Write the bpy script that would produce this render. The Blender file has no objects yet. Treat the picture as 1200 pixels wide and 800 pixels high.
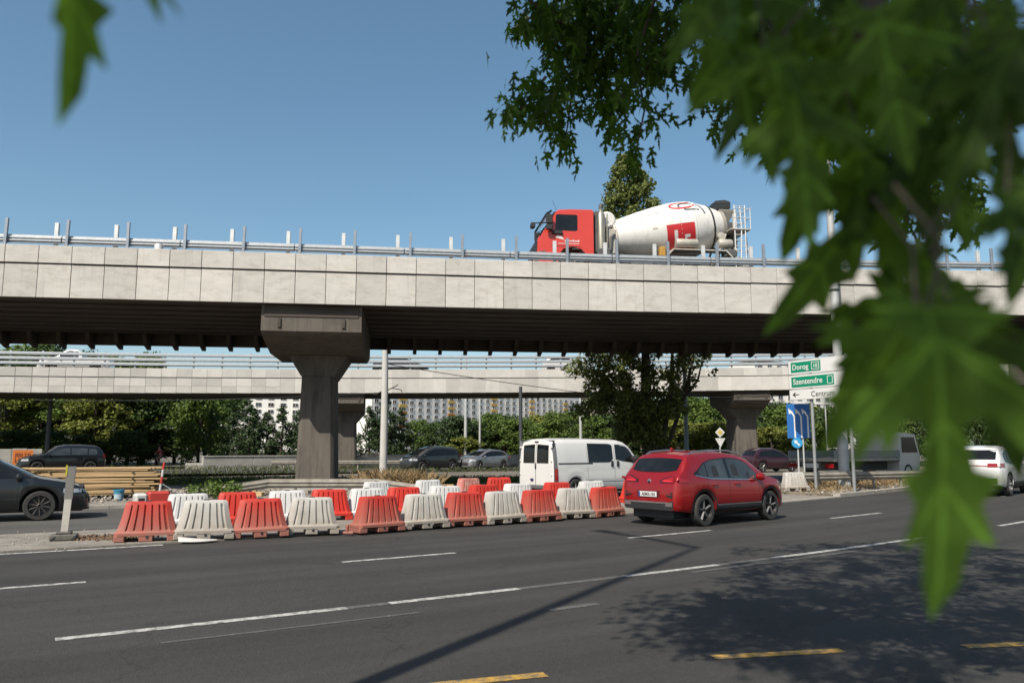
import bpy, bmesh, math, random
import numpy as np
from mathutils import Vector, Matrix, noise
from mathutils.bvhtree import BVHTree

sc = bpy.context.scene
C = sc.collection
R = math.radians
random.seed(7)

# ------------------------------------------------------------------ camera
cam = bpy.data.cameras.new('camera')
cam.sensor_width = 36.0
cam.lens = 28.0
cam.clip_start = 0.05
cam.clip_end = 6000
cam.dof.use_dof = True
cam.dof.focus_distance = 26.0
cam.dof.aperture_fstop = 3.0
camo = bpy.data.objects.new('camera', cam)
C.objects.link(camo)
camo.location = (0, 0, 1.6)
camo.rotation_euler = (R(90 + 7.63), 0, 0)
sc.camera = camo

# ------------------------------------------------------------------ sky, sun, exposure
SUN_AZ, SUN_EL = 208.0, 48.0
world = bpy.data.worlds.new('World')
sc.world = world
world.use_nodes = True
wn = world.node_tree
bg = wn.nodes['Background']
sky = wn.nodes.new('ShaderNodeTexSky')
sky.sky_type = 'NISHITA'
sky.sun_disc = False
sky.sun_elevation = R(SUN_EL)
sky.sun_rotation = R(SUN_AZ)
sky.altitude = 100
sky.air_density = 1.0
sky.dust_density = 1.6
sky.ozone_density = 1.6
skh = wn.nodes.new('ShaderNodeHueSaturation')
skh.inputs['Hue'].default_value = .485
skh.inputs['Saturation'].default_value = 1.08
wn.links.new(sky.outputs[0], skh.inputs['Color'])
wn.links.new(skh.outputs[0], bg.inputs[0])
bg.inputs[1].default_value = 0.102
sun = bpy.data.lights.new('sun', 'SUN')
sun.energy = 5.0
sun.angle = R(0.55)
sun.color = (1.0, 0.93, 0.82)
suno = bpy.data.objects.new('sun', sun)
C.objects.link(suno)
sd = Vector((math.sin(R(SUN_AZ)) * math.cos(R(SUN_EL)), math.cos(R(SUN_AZ)) * math.cos(R(SUN_EL)), math.sin(R(SUN_EL))))
suno.rotation_euler = sd.to_track_quat('Z', 'Y').to_euler()
suno.location = (-20, -30, 40)
sc.view_settings.view_transform = 'Standard'
sc.view_settings.look = 'None'
sc.view_settings.gamma = 1.0
sc.view_settings.use_curve_mapping = False
sc.view_settings.exposure = 0.45
sc.render.engine = 'CYCLES'
sc.cycles.use_denoising = True
sc.cycles.max_bounces = 8
sc.cycles.transparent_max_bounces = 8

# ------------------------------------------------------------------ materials
MATS = {}
ALB = .75                                                   # albedo level that goes with the exposure above
def mat(name, col, rough=.6, metal=0.0, var=.12, scale=3.0, bump=0.0, bscale=40.0, spec=.5, coat=0.0,
        rnd=0.0, second=None, sscale=1.2, slo=.5, shi=.65, stretch=None, emit=0, spots=None):
    if name in MATS: return MATS[name]
    col = tuple(c * ALB for c in col)
    if second: second = tuple(c * ALB for c in second)
    m = bpy.data.materials.new(name); m.use_nodes = True
    nt = m.node_tree; N = nt.nodes; L = nt.links
    b = N['Principled BSDF']
    b.inputs['Roughness'].default_value = rough
    b.inputs['Metallic'].default_value = metal
    b.inputs['Specular IOR Level'].default_value = spec
    if coat: 
        b.inputs['Coat Weight'].default_value = coat
        b.inputs['Coat Roughness'].default_value = .04
    tc = N.new('ShaderNodeTexCoord')
    vec = tc.outputs['Object']
    if stretch:
        mp = N.new('ShaderNodeMapping'); mp.inputs['Scale'].default_value = stretch
        L.new(vec, mp.inputs[0]); vec = mp.outputs[0]
    if rnd:
        oi = N.new('ShaderNodeObjectInfo')
        ad = N.new('ShaderNodeVectorMath'); ad.operation = 'ADD'
        sc_ = N.new('ShaderNodeVectorMath'); sc_.operation = 'SCALE'; sc_.inputs['Scale'].default_value = 37
        cb = N.new('ShaderNodeCombineXYZ')
        for k in range(3): L.new(oi.outputs['Random'], cb.inputs[k])
        L.new(cb.outputs[0], sc_.inputs[0]); L.new(vec, ad.inputs[0]); L.new(sc_.outputs[0], ad.inputs[1]); vec = ad.outputs[0]
    n1 = N.new('ShaderNodeTexNoise'); n1.inputs['Scale'].default_value = scale; n1.inputs['Detail'].default_value = 8
    n1.inputs['Roughness'].default_value = .65
    L.new(vec, n1.inputs['Vector'])
    cr = N.new('ShaderNodeValToRGB')
    cr.color_ramp.elements[0].position = .3; cr.color_ramp.elements[1].position = .7
    cr.color_ramp.elements[0].color = tuple(max(0, c * (1 - var)) for c in col) + (1,)
    cr.color_ramp.elements[1].color = tuple(c * (1 + var) for c in col) + (1,)
    L.new(n1.outputs[0], cr.inputs[0]); out = cr.outputs[0]
    if second:
        n2 = N.new('ShaderNodeTexNoise'); n2.inputs['Scale'].default_value = sscale; n2.inputs['Detail'].default_value = 10
        n2.inputs['Roughness'].default_value = .7
        L.new(vec, n2.inputs['Vector'])
        mr = N.new('ShaderNodeMapRange'); mr.inputs[1].default_value = slo; mr.inputs[2].default_value = shi
        L.new(n2.outputs[0], mr.inputs[0])
        mx = N.new('ShaderNodeMix'); mx.data_type = 'RGBA'
        L.new(mr.outputs[0], mx.inputs[0]); L.new(out, mx.inputs[6]); mx.inputs[7].default_value = tuple(second) + (1,)
        out = mx.outputs[2]
    if rnd:
        hs = N.new('ShaderNodeHueSaturation')
        mr2 = N.new('ShaderNodeMapRange'); mr2.inputs[3].default_value = 1 - rnd; mr2.inputs[4].default_value = 1 + rnd
        L.new(oi.outputs['Random'], mr2.inputs[0]); L.new(mr2.outputs[0], hs.inputs['Value']); L.new(out, hs.inputs['Color']); out = hs.outputs[0]
    L.new(out, b.inputs['Base Color'])
    if bump:
        n3 = N.new('ShaderNodeTexNoise'); n3.inputs['Scale'].default_value = bscale; n3.inputs['Detail'].default_value = 6
        L.new(vec, n3.inputs['Vector'])
        bp = N.new('ShaderNodeBump'); bp.inputs['Strength'].default_value = bump; bp.inputs['Distance'].default_value = .02
        L.new(n3.outputs[0], bp.inputs['Height']); L.new(bp.outputs[0], b.inputs['Normal'])
    if emit:
        b.inputs['Emission Color'].default_value = tuple(col) + (1,); b.inputs['Emission Strength'].default_value = emit
    MATS[name] = m
    return m

def streaks(m, dark=.72, lo=.52, hi=.72, scale=(5, 5, .35)):
    """rain-run staining down vertical faces"""
    nt = m.node_tree; N = nt.nodes; L = nt.links; b = N['Principled BSDF']; src = b.inputs['Base Color'].links[0].from_socket
    tc = N.new('ShaderNodeNewGeometry'); mp = N.new('ShaderNodeMapping'); mp.inputs['Scale'].default_value = scale; L.new(tc.outputs['Position'], mp.inputs[0])
    n = N.new('ShaderNodeTexNoise'); n.inputs['Scale'].default_value = 1.0; n.inputs['Detail'].default_value = 7; n.inputs['Roughness'].default_value = .7; L.new(mp.outputs[0], n.inputs['Vector'])
    mr = N.new('ShaderNodeMapRange'); mr.inputs[1].default_value = lo; mr.inputs[2].default_value = hi; mr.inputs[3].default_value = 1.0; mr.inputs[4].default_value = dark; L.new(n.outputs[0], mr.inputs[0])
    sc_ = N.new('ShaderNodeVectorMath'); sc_.operation = 'SCALE'; L.new(src, sc_.inputs[0]); L.new(mr.outputs[0], sc_.inputs['Scale']); L.new(sc_.outputs[0], b.inputs['Base Color'])
    return m

def leafmat(name, col, trans, tcol, rough=.5, var=.35, tri=False):
    if name in MATS: return MATS[name]
    m = bpy.data.materials.new(name); m.use_nodes = True
    nt = m.node_tree; N = nt.nodes; L = nt.links
    b = N['Principled BSDF']; b.inputs['Roughness'].default_value = rough
    b.inputs['Specular IOR Level'].default_value = .12
    geo = N.new('ShaderNodeNewGeometry')
    mr = N.new('ShaderNodeMapRange'); mr.inputs[3].default_value = 1 - var; mr.inputs[4].default_value = 1 + var
    L.new(geo.outputs['Random Per Island'], mr.inputs[0])
    hs = N.new('ShaderNodeHueSaturation'); hs.inputs['Color'].default_value = tuple(col) + (1,)
    L.new(mr.outputs[0], hs.inputs['Value'])
    L.new(hs.outputs[0], b.inputs['Base Color'])
    t = N.new('ShaderNodeBsdfTranslucent')
    hs2 = N.new('ShaderNodeHueSaturation'); hs2.inputs['Color'].default_value = tuple(tcol) + (1,)
    L.new(mr.outputs[0], hs2.inputs['Value']); L.new(hs2.outputs[0], t.inputs[0])
    mx = N.new('ShaderNodeMixShader'); mx.inputs[0].default_value = trans
    L.new(b.outputs[0], mx.inputs[1]); L.new(t.outputs[0], mx.inputs[2])
    L.new(mx.outputs[0], N['Material Output'].inputs[0])
    if tri:                                                # veins laid out in the leaf's own plane
        tc = N.new('ShaderNodeTexCoord'); sp = N.new('ShaderNodeSeparateXYZ'); L.new(tc.outputs['Object'], sp.inputs[0])
        def mth(op, a, v=None, c=None):
            n = N.new('ShaderNodeMath'); n.operation = op
            L.new(a, n.inputs[0])
            if c is not None: L.new(c, n.inputs[1])
            elif v is not None: n.inputs[1].default_value = v
            return n.outputs[0]
        ax = mth('ABSOLUTE', sp.outputs[0]); y = sp.outputs[1]
        ds = [ax]
        for x1, y0, y1 in ((.44, .12, .50), (.25, .0, .04), (.17, .38, .58), (.155, .58, .78), (.29, .1, .3)):
            l = math.hypot(x1, y1 - y0); ds.append(mth('ABSOLUTE', mth('ADD', mth('MULTIPLY', ax, -(y1 - y0) / l), c=mth('MULTIPLY', mth('SUBTRACT', y, y0), x1 / l))))
        mn = ds[0]
        for d in ds[1:]: mn = mth('MINIMUM', mn, c=d)
        vr = N.new('ShaderNodeMapRange'); vr.inputs[1].default_value = .003; vr.inputs[2].default_value = .014; vr.inputs[3].default_value = 1.9; vr.inputs[4].default_value = 1.0; L.new(mn, vr.inputs[0])
        nz = N.new('ShaderNodeTexNoise'); nz.inputs['Scale'].default_value = 5; nz.inputs['Detail'].default_value = 6; L.new(tc.outputs['Object'], nz.inputs['Vector'])
        nr = N.new('ShaderNodeMapRange'); nr.inputs[1].default_value = .3; nr.inputs[2].default_value = .7; nr.inputs[3].default_value = .65; nr.inputs[4].default_value = 1.3; L.new(nz.outputs[0], nr.inputs[0])
        oi = N.new('ShaderNodeObjectInfo'); orr = N.new('ShaderNodeMapRange'); orr.inputs[3].default_value = .6; orr.inputs[4].default_value = 1.35; L.new(oi.outputs['Random'], orr.inputs[0])
        tot = mth('MULTIPLY', mth('MULTIPLY', vr.outputs[0], c=nr.outputs[0]), c=orr.outputs[0])
        L.new(tot, hs.inputs['Value']); L.new(tot, hs2.inputs['Value'])
    MATS[name] = m
    return m

def roadmat(name, base, cx, cy, worn=True):
    """asphalt: aggregate speckle, tyre-worn bands following the curve, fine cracks, patches"""
    m = bpy.data.materials.new(name); m.use_nodes = True
    nt = m.node_tree; N = nt.nodes; L = nt.links
    b = N['Principled BSDF']; b.inputs['Roughness'].default_value = .85; b.inputs['Specular IOR Level'].default_value = .35
    g = N.new('ShaderNodeNewGeometry')
    def math_(op, a, c=None, v=None):
        n = N.new('ShaderNodeMath'); n.operation = op; L.new(a, n.inputs[0])
        if c is not None: L.new(c, n.inputs[1])
        if v is not None: n.inputs[1].default_value = v
        return n.outputs[0]
    def noise_(s, vec=None, det=6):
        n = N.new('ShaderNodeTexNoise'); n.inputs['Scale'].default_value = s; n.inputs['Detail'].default_value = det
        L.new(vec or g.outputs['Position'], n.inputs['Vector']); return n.outputs[0]
    sub = N.new('ShaderNodeVectorMath'); sub.operation = 'SUBTRACT'; sub.inputs[1].default_value = (cx, cy, 0)
    L.new(g.outputs['Position'], sub.inputs[0])
    ln = N.new('ShaderNodeVectorMath'); ln.operation = 'LENGTH'; L.new(sub.outputs[0], ln.inputs[0])
    sep = N.new('ShaderNodeSeparateXYZ'); L.new(sub.outputs[0], sep.inputs[0])
    at = N.new('ShaderNodeMath'); at.operation = 'ARCTAN2'; L.new(sep.outputs[1], at.inputs[0]); L.new(sep.outputs[0], at.inputs[1])
    cb = N.new('ShaderNodeCombineXYZ'); L.new(math_('MULTIPLY', ln.outputs['Value'], v=2.2), cb.inputs[0]); L.new(math_('MULTIPLY', at.outputs[0], v=14.0), cb.inputs[1])
    streak = noise_(1.0, cb.outputs[0], 5)
    fine = noise_(90.0, None, 3); mid = noise_(14, None, 8); big = noise_(.35, None, 4)
    speck = N.new('ShaderNodeTexVoronoi'); speck.inputs['Scale'].default_value = 55
    L.new(g.outputs['Position'], speck.inputs['Vector'])
    sp = math_('MULTIPLY', speck.outputs['Color'], v=.45)
    tot = math_('ADD', math_('MULTIPLY', fine, v=.7), math_('MULTIPLY', mid, v=.3))
    tot = math_('ADD', tot, math_('MULTIPLY', streak, v=1.15))
    tot = math_('ADD', tot, math_('MULTIPLY', big, v=.7))
    tot = math_('ADD', tot, sp)
    ramp = N.new('ShaderNodeMapRange'); ramp.inputs[1].default_value = 1.0; ramp.inputs[2].default_value = 2.15
    ramp.inputs[3].default_value = .45; ramp.inputs[4].default_value = 1.65
    L.new(tot, ramp.inputs[0])
    # tyre-worn lanes
    lane = math_('SINE', math_('MULTIPLY', ln.outputs['Value'], v=2 * math.pi / 1.6))
    val = math_('ADD', ramp.outputs[0], math_('MULTIPLY', lane, v=.09))
    # cracks
    vd = N.new('ShaderNodeTexNoise'); vd.inputs['Scale'].default_value = 1.1; vd.inputs['Detail'].default_value = 6
    L.new(g.outputs['Position'], vd.inputs['Vector'])
    wv = N.new('ShaderNodeVectorMath'); wv.operation = 'MULTIPLY_ADD'; wv.inputs[1].default_value = (1.6, 1.6, 0)
    L.new(vd.outputs['Color'], wv.inputs[0]); L.new(g.outputs['Position'], wv.inputs[2])
    vor = N.new('ShaderNodeTexVoronoi'); vor.feature = 'DISTANCE_TO_EDGE'; vor.inputs['Scale'].default_value = .28
    L.new(wv.outputs[0], vor.inputs['Vector'])
    ck = N.new('ShaderNodeMapRange'); ck.inputs[1].default_value = 0; ck.inputs[2].default_value = .004; ck.inputs[3].default_value = .62; ck.inputs[4].default_value = 1
    L.new(vor.outputs['Distance'], ck.inputs[0])
    val = math_('MULTIPLY', val, ck.outputs[0])
    mul = N.new('ShaderNodeVectorMath'); mul.operation = 'SCALE'; mul.inputs[0].default_value = base
    L.new(val, mul.inputs['Scale']); L.new(mul.outputs[0], b.inputs['Base Color'])
    bp = N.new('ShaderNodeBump'); bp.inputs['Strength'].default_value = .5; bp.inputs['Distance'].default_value = .01
    L.new(math_('ADD', fine, speck.outputs['Distance']), bp.inputs['Height']); L.new(bp.outputs[0], b.inputs['Normal'])
    MATS[name] = m
    return m

def paintmat(name, col, wear=.45):
    """road paint with worn-through speckle"""
    m = bpy.data.materials.new(name); m.use_nodes = True
    nt = m.node_tree; N = nt.nodes; L = nt.links
    b = N['Principled BSDF']; b.inputs['Roughness'].default_value = .8
    g = N.new('ShaderNodeNewGeometry')
    n = N.new('ShaderNodeTexNoise'); n.inputs['Scale'].default_value = 9; n.inputs['Detail'].default_value = 12; n.inputs['Roughness'].default_value = .85
    L.new(g.outputs['Position'], n.inputs['Vector'])
    mr = N.new('ShaderNodeMapRange'); mr.inputs[1].default_value = wear - .05; mr.inputs[2].default_value = wear + .1
    L.new(n.outputs[0], mr.inputs[0])
    mx = N.new('ShaderNodeMix'); mx.data_type = 'RGBA'; L.new(mr.outputs[0], mx.inputs[0])
    mx.inputs[6].default_value = (.07, .066, .062, 1); mx.inputs[7].default_value = tuple(col) + (1,)
    L.new(mx.outputs[2], b.inputs['Base Color'])
    MATS[name] = m
    return m

# ------------------------------------------------------------------ mesh helpers
class MB:
    def __init__(s): s.v = []; s.f = []; s.m = []
    def add(s, vs, fs, mi=0):
        o = len(s.v); s.v += [tuple(p) for p in vs]
        for f in fs: s.f.append(tuple(i + o for i in f)); s.m.append(mi)
        return s
    def box(s, x0, x1, y0, y1, z0, z1, mi=0, M=None):
        vs = [Vector((x, y, z)) for x in (x0, x1) for y in (y0, y1) for z in (z0, z1)]
        if M is not None: vs = [M @ p for p in vs]
        return s.add(vs, [(0, 1, 3, 2), (4, 6, 7, 5), (0, 4, 5, 1), (2, 3, 7, 6), (0, 2, 6, 4), (1, 5, 7, 3)], mi)
    def cbox(s, x0, x1, y0, y1, z0, z1, b=.01, mi=0, M=None):
        """box with chamfered edges"""
        vs = []; fs = []
        X = (x0, x1); Y = (y0, y1); Z = (z0, z1); idx = {}
        for i in (0, 1):
            for j in (0, 1):
                for k in (0, 1):
                    sx, sy, sz = (1, -1)[i], (1, -1)[j], (1, -1)[k]
                    for a, d in enumerate(((0, sy * b, sz * b), (sx * b, 0, sz * b), (sx * b, sy * b, 0))):
                        idx[i, j, k, a] = len(vs); vs.append(Vector((X[i] + d[0], Y[j] + d[1], Z[k] + d[2])))
        q = lambda *t: fs.append(tuple(idx[u] for u in t))
        for i in (0, 1):
            q((i, 0, 0, 0), (i, 1, 0, 0), (i, 1, 1, 0), (i, 0, 1, 0)); q((0, i, 0, 1), (1, i, 0, 1), (1, i, 1, 1), (0, i, 1, 1)); q((0, 0, i, 2), (1, 0, i, 2), (1, 1, i, 2), (0, 1, i, 2))
            for j in (0, 1):
                q((i, j, 0, 0), (i, j, 1, 0), (i, j, 1, 1), (i, j, 0, 1)); q((i, 0, j, 0), (i, 1, j, 0), (i, 1, j, 2), (i, 0, j, 2)); q((0, i, j, 1), (1, i, j, 1), (1, i, j, 2), (0, i, j, 2))
                for k in (0, 1): q((i, j, k, 0), (i, j, k, 1), (i, j, k, 2))
        if M is not None: vs = [M @ p for p in vs]
        return s.add(vs, fs, mi)
    def tube(s, pts, r, n=8, mi=0, caps=True):
        pts = [Vector(p) for p in pts]
        rs = r if isinstance(r, (list, tuple)) else [r] * len(pts)
        rings = []; up = None
        for i, p in enumerate(pts):
            t = (pts[min(i + 1, len(pts) - 1)] - pts[max(i - 1, 0)]).normalized()
            if up is None: up = Vector((0, 0, 1)) if abs(t.z) < .9 else Vector((1, 0, 0))
            a = t.cross(up).normalized(); c = a.cross(t).normalized(); up = c
            rings.append([p + (a * math.cos(2 * math.pi * k / n) + c * math.sin(2 * math.pi * k / n)) * rs[i] for k in range(n)])
        return s.loft(rings, mi, caps)
    def loft(s, rings, mi=0, caps=True, closed=True):
        n = len(rings[0]); vs = [p for r_ in rings for p in r_]; fs = []
        for i in range(len(rings) - 1):
            for k in range(n if closed else n - 1):
                a = i * n + k; b = i * n + (k + 1) % n
                fs.append((a, b, b + n, a + n))
        if caps and closed:
            fs.append(tuple(range(n - 1, -1, -1))); fs.append(tuple(range((len(rings) - 1) * n, len(rings) * n)))
        return s.add(vs, fs, mi)
    def lathe(s, prof, n=24, M=None, mi=0, caps=True):
        """profile of (radius, height) turned about local z"""
        rings = []
        for r_, z in prof:
            ring = [Vector((r_ * math.cos(2 * math.pi * k / n), r_ * math.sin(2 * math.pi * k / n), z)) for k in range(n)]
            rings.append([M @ p for p in ring] if M is not None else ring)
        return s.loft(rings, mi, caps)
    def prism(s, poly, a, b, axis='y', mi=0, M=None):
        """polygon in the plane across `axis`, extruded from a to b"""
        def P(p, t): return Vector((p[0], t, p[1])) if axis == 'y' else (Vector((t, p[0], p[1])) if axis == 'x' else Vector((p[0], p[1], t)))
        vs = [P(p, a) for p in poly] + [P(p, b) for p in poly]; n = len(poly)
        if M is not None: vs = [M @ p for p in vs]
        fs = [tuple(range(n)), tuple(range(2 * n - 1, n - 1, -1))] + [(i, (i + 1) % n, n + (i + 1) % n, n + i) for i in range(n)]
        return s.add(vs, fs, mi)
    def mesh(s, name, mats, smooth=None):
        me = bpy.data.meshes.new(name); me.from_pydata(s.v, [], s.f)
        if not isinstance(mats, (list, tuple)): mats = [mats]
        for m_ in mats: me.materials.append(m_)
        if len(mats) > 1: me.polygons.foreach_set('material_index', s.m)
        bm = bmesh.new(); bm.from_mesh(me); bmesh.ops.recalc_face_normals(bm, faces=bm.faces); bm.to_mesh(me); bm.free()
        if smooth is not None:
            me.polygons.foreach_set('use_smooth', [True] * len(me.polygons)); me.set_sharp_from_angle(angle=R(smooth))
        me.update()
        return me
    def build(s, name, mats, parent=None, smooth=None):
        return link(name, s.mesh(name, mats, smooth), parent)

def link(name, me, parent=None, loc=None, rz=None):
    o = bpy.data.objects.new(name, me); C.objects.link(o)
    if parent is not None: o.parent = parent
    if loc is not None: o.location = loc
    if rz is not None: o.rotation_euler = (0, 0, rz)
    return o
def tag(o, label=None, cat=None, group=None, kind=None):
    if label: o['label'] = label
    if cat: o['category'] = cat
    if group: o['group'] = group
    if kind: o['kind'] = kind
    return o
def thing(name, label, cat, loc=(0, 0, 0), rz=0, group=None):
    o = bpy.data.objects.new(name, None); C.objects.link(o); o.empty_display_size = .3
    o.location = loc; o.rotation_euler = (0, 0, rz)
    return tag(o, label, cat, group)
def copy_tree(o, parent=None):
    c = o.copy(); C.objects.link(c); c.parent = parent
    for ch in list(o.children): copy_tree(ch, c)
    return c
def relabel(o, label=None, group=None):
    if label: o['label'] = label
    if group: o['group'] = group
def textmesh(s, size, align='LEFT', extr=.002, bold=0.0):
    cu = bpy.data.curves.new('lettering', 'FONT'); cu.body = s; cu.size = size; cu.align_x = align; cu.extrude = extr; cu.offset = bold
    to = bpy.data.objects.new('lettering', cu); C.objects.link(to)
    dg = bpy.context.evaluated_depsgraph_get()
    me = bpy.data.meshes.new_from_object(to.evaluated_get(dg))
    bpy.data.objects.remove(to); bpy.data.curves.remove(cu)
    return me
def lerp(pts, x):
    if x <= pts[0][0]: return pts[0][1]
    for (a, b), (c, d) in zip(pts, pts[1:]):
        if x <= c: return b + (d - b) * (x - a) / (c - a) if c > a else d
    return pts[-1][1]

# ================================================================== the setting
CX, CY = -58.715, 99.049
def P(r, s, z=0.0):
    th = R(-59.3) + s / 105.0
    return Vector((CX + r * math.cos(th), CY + r * math.sin(th), z))
def HEAD(s): return R(-59.3) + s / 105.0 + math.pi / 2          # travel direction along the curved road
def ring(name, r0, r1, s0, s1, z, m, n=60, thick=0, parent=None, r0f=None):
    mb = MB(); rings = []
    for i in range(n + 1):
        s = s0 + (s1 - s0) * i / n
        ra, rb = r0, r1
        if thick: rings.append([P(ra, s, z - thick), P(rb, s, z - thick), P(rb, s, z), P(ra, s, z)])
        else: rings.append([P(ra, s, z), P(rb, s, z)])
    mb.loft(rings, 0, caps=bool(thick), closed=bool(thick))
    return mb.build(name, m, parent)

asphalt = roadmat('asphalt', (.029, .0273, .0253), CX, CY)
asphalt2 = roadmat('asphalt_dusty', (.06, .057, .052), CX, CY)
dust = mat('dusty_concrete', (.26, .235, .20), .9, var=.3, scale=1.4, bump=.35, bscale=25, second=(.16, .14, .12), sscale=2.2, slo=.45, shi=.7)
dirt = mat('rubble_soil', (.13, .112, .088), .95, var=.4, scale=1.1, bump=.8, bscale=9, second=(.26, .225, .18), sscale=.8, slo=.48, shi=.62)
kerbm = mat('kerb_concrete', (.36, .33, .285), .9, var=.25, scale=3, bump=.3)
white_paint = paintmat('road_paint_white', (.42, .41, .385), .455)
worn_paint = paintmat('road_paint_worn', (.30, .29, .27), .585)
yellow_paint = paintmat('road_paint_yellow', (.38, .22, .03), .46)
grassm = leafmat('grass_blades', (.06, .075, .028), .3, (.09, .11, .03), .7, .5)
drym = leafmat('dry_grass', (.26, .185, .10), .25, (.24, .18, .09), .8, .4)

g = MB(); n = 60
gx = [-900 + 1800 * i / n for i in range(n + 1)]
gy = [-60 * 1.0 + 0] + [ -20, -5, 5, 12, 16, 20, 24, 28, 32, 36, 40, 45, 50, 56, 62, 70, 80, 95, 120, 170, 260, 450, 900]
g.add([(x, y, -.02 if y < 90 else -.02 - (y - 90) * .0006) for y in gy for x in gx],
      [(j * (n + 1) + i, j * (n + 1) + i + 1, (j + 1) * (n + 1) + i + 1, (j + 1) * (n + 1) + i) for j in range(len(gy) - 1) for i in range(n)])
tag(g.build('ground', dirt), kind='structure')
road = tag(ring('road', 100.3, 112.4, -45, 110, 0, asphalt, 120), kind='structure')
def mark(r, s0, s1, w=.12, m=white_paint, parent=None):
    return ring('lane_marking', r - w / 2, r + w / 2, s0, s1, .004, m, max(2, int((s1 - s0) / .8)), parent=parent or road)
for a, b in ((-9, -5.5), (-2.6, .56), (3.8, 5.66), (9.3, 11.6), (16, 18.5), (22.3, 25), (28.5, 31), (35, 38)): mark(104.0, a, b, .11)
for a, b, m_ in ((-6.5, -3, white_paint), (.17, 2.68, white_paint), (2.68, 3.14, worn_paint), (3.14, 4.72, white_paint), (4.72, 6.28, worn_paint), (6.28, 8.0, white_paint),
                 (8.0, 9.2, worn_paint), (9.2, 14, white_paint), (17, 21, white_paint), (25, 29, white_paint)): mark(107.16, a, b, .12, m_)
mark(107.42, 7.2, 11.0, .08, worn_paint); mark(107.75, .9, 3.2, .05, worn_paint); mark(108.35, 4.3, 4.9, .12, worn_paint)
mark(100.47, -14, 1.95, .13)
for (x0, y0), (x1, y1) in (((-.75, 5.62), (.24, 5.95)), ((1.55, 6.42), (2.64, 6.63)), ((3.69, 6.76), (4.9, 6.95)), ((-3.2, 4.75), (-2.2, 5.12))):
    d = Vector((x1 - x0, y1 - y0, 0)); q = Vector((-d.y, d.x, 0)).normalized() * .06; a = Vector((x0, y0, .004))
    mb = MB(); mb.add([a - q, a + d - q, a + d + q, a + q], [(0, 1, 2, 3)]); mb.build('lane_marking', yellow_paint, road)
side = tag(ring('side_road', 91.0, 97.45, -45, 110, -.004, asphalt2, 90), kind='structure')
mark(97.3, -14, 3.2, .12, parent=side)
isl = tag(ring('traffic_island', 97.45, 100.3, -45, 24, .03, dust, 60, .06), kind='structure')
isl2 = tag(ring('planted_verge', 96.6, 100.15, 24, 75, .10, mat('verge_soil', (.2, .165, .12), .95, var=.4, scale=2.5, bump=.9, bscale=12, second=(.11, .10, .055), sscale=3), 50, .14), kind='structure')
for k in range(34):                                                   # kerb stones along the island
    s0 = 14 + k * 1.0
    tag(ring('kerb_stone', 100.16, 100.4, s0 + .006, s0 + .994, .12 if k > 9 else .035, kerbm, 1, .2, parent=isl2))
for k in range(26):
    s0 = -8 + k * 1.0
    tag(ring('kerb_stone', 90.75, 91.0, s0 + .006, s0 + .994, .09, kerbm, 1, .2, parent=side))
tag(ring('dusty_strip', 88.4, 90.75, -20, 40, .05, dust, 40, .08), kind='structure')
tag(ring('pavement', 112.65, 117.5, -45, 110, .12, kerbm, 80, .2), kind='structure')
tag(ring('kerb', 112.4, 112.65, -45, 110, .125, kerbm, 80, .2), kind='structure')
# back road running behind the two piers
def BR(s, t, z=0):                                                    # s along, t across
    ux, uy = .826, .563
    return Vector((-25 + ux * s - uy * t, 47 + uy * s + ux * t, max(0, .2 * (1 - s / 26)) + z))
mb = MB(); mb.loft([[BR(s, -4.2, .0), BR(s, 4.5, .0)] for s in range(-30, 90, 3)], caps=False, closed=False)
tag(mb.build('back_road', asphalt2), kind='structure')

# ------------------------------------------------------------------ near overpass
conc = mat('panel_concrete', (.55, .525, .48), .8, var=.10, scale=1.3, bump=.08, bscale=30, rnd=.10, second=(.40, .375, .33), sscale=2.0, slo=.50, shi=.75, stretch=(1, 1, 2.6))
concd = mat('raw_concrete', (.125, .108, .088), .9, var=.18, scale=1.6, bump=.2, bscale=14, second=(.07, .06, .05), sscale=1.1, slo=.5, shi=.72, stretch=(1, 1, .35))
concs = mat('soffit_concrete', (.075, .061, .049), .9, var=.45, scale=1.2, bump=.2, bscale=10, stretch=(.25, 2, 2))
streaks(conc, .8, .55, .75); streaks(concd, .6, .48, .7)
steel = mat('galvanised_steel', (.55, .57, .58), .45, .55, var=.12, scale=6)
steelp = mat('pale_post_steel', (.68, .69, .68), .5, .3, var=.1, scale=6)
steeld = mat('dark_post_steel', (.30, .34, .39), .5, .4, var=.2)
AX = Vector((1, .14, 0)).normalized(); BX = Vector((-.14, 1, 0)).normalized(); O1 = Vector((0, 29.6, 0))
def rise(s): return .0006 * s * s if s > 0 else 0
def B1(s, t, z): return O1 + AX * s + BX * t + Vector((0, 0, z + rise(s)))
RZ1 = math.atan2(.14, 1)
br1 = thing('overpass_bridge', 'near concrete overpass faced with pale panels, carrying the concrete mixer truck', 'bridge', O1)
def b1(name, mb, m, sm=None, parent=None):
    mb.v = [tuple(Vector(v) - O1) for v in mb.v]
    return mb.build(name, m, parent or br1, sm)
def strip1(t0, t1, z0, z1, s0=-48, s1=52, n=25):
    mb = MB(); mb.loft([[B1(s, t0, z0), B1(s, t1, z0), B1(s, t1, z1), B1(s, t0, z1)] for s in [s0 + (s1 - s0) * i / n for i in range(n + 1)]]); return mb
b1('deck', strip1(.32, 10.2, 7.55, 8.40), concd)
b1('carriageway', strip1(.9, 9.6, 8.402, 8.45), asphalt2)
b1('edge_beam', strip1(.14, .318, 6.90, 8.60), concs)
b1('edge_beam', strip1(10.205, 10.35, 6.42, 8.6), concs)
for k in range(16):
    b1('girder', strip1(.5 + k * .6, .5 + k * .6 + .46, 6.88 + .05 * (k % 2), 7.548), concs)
PW = 1.095
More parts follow.
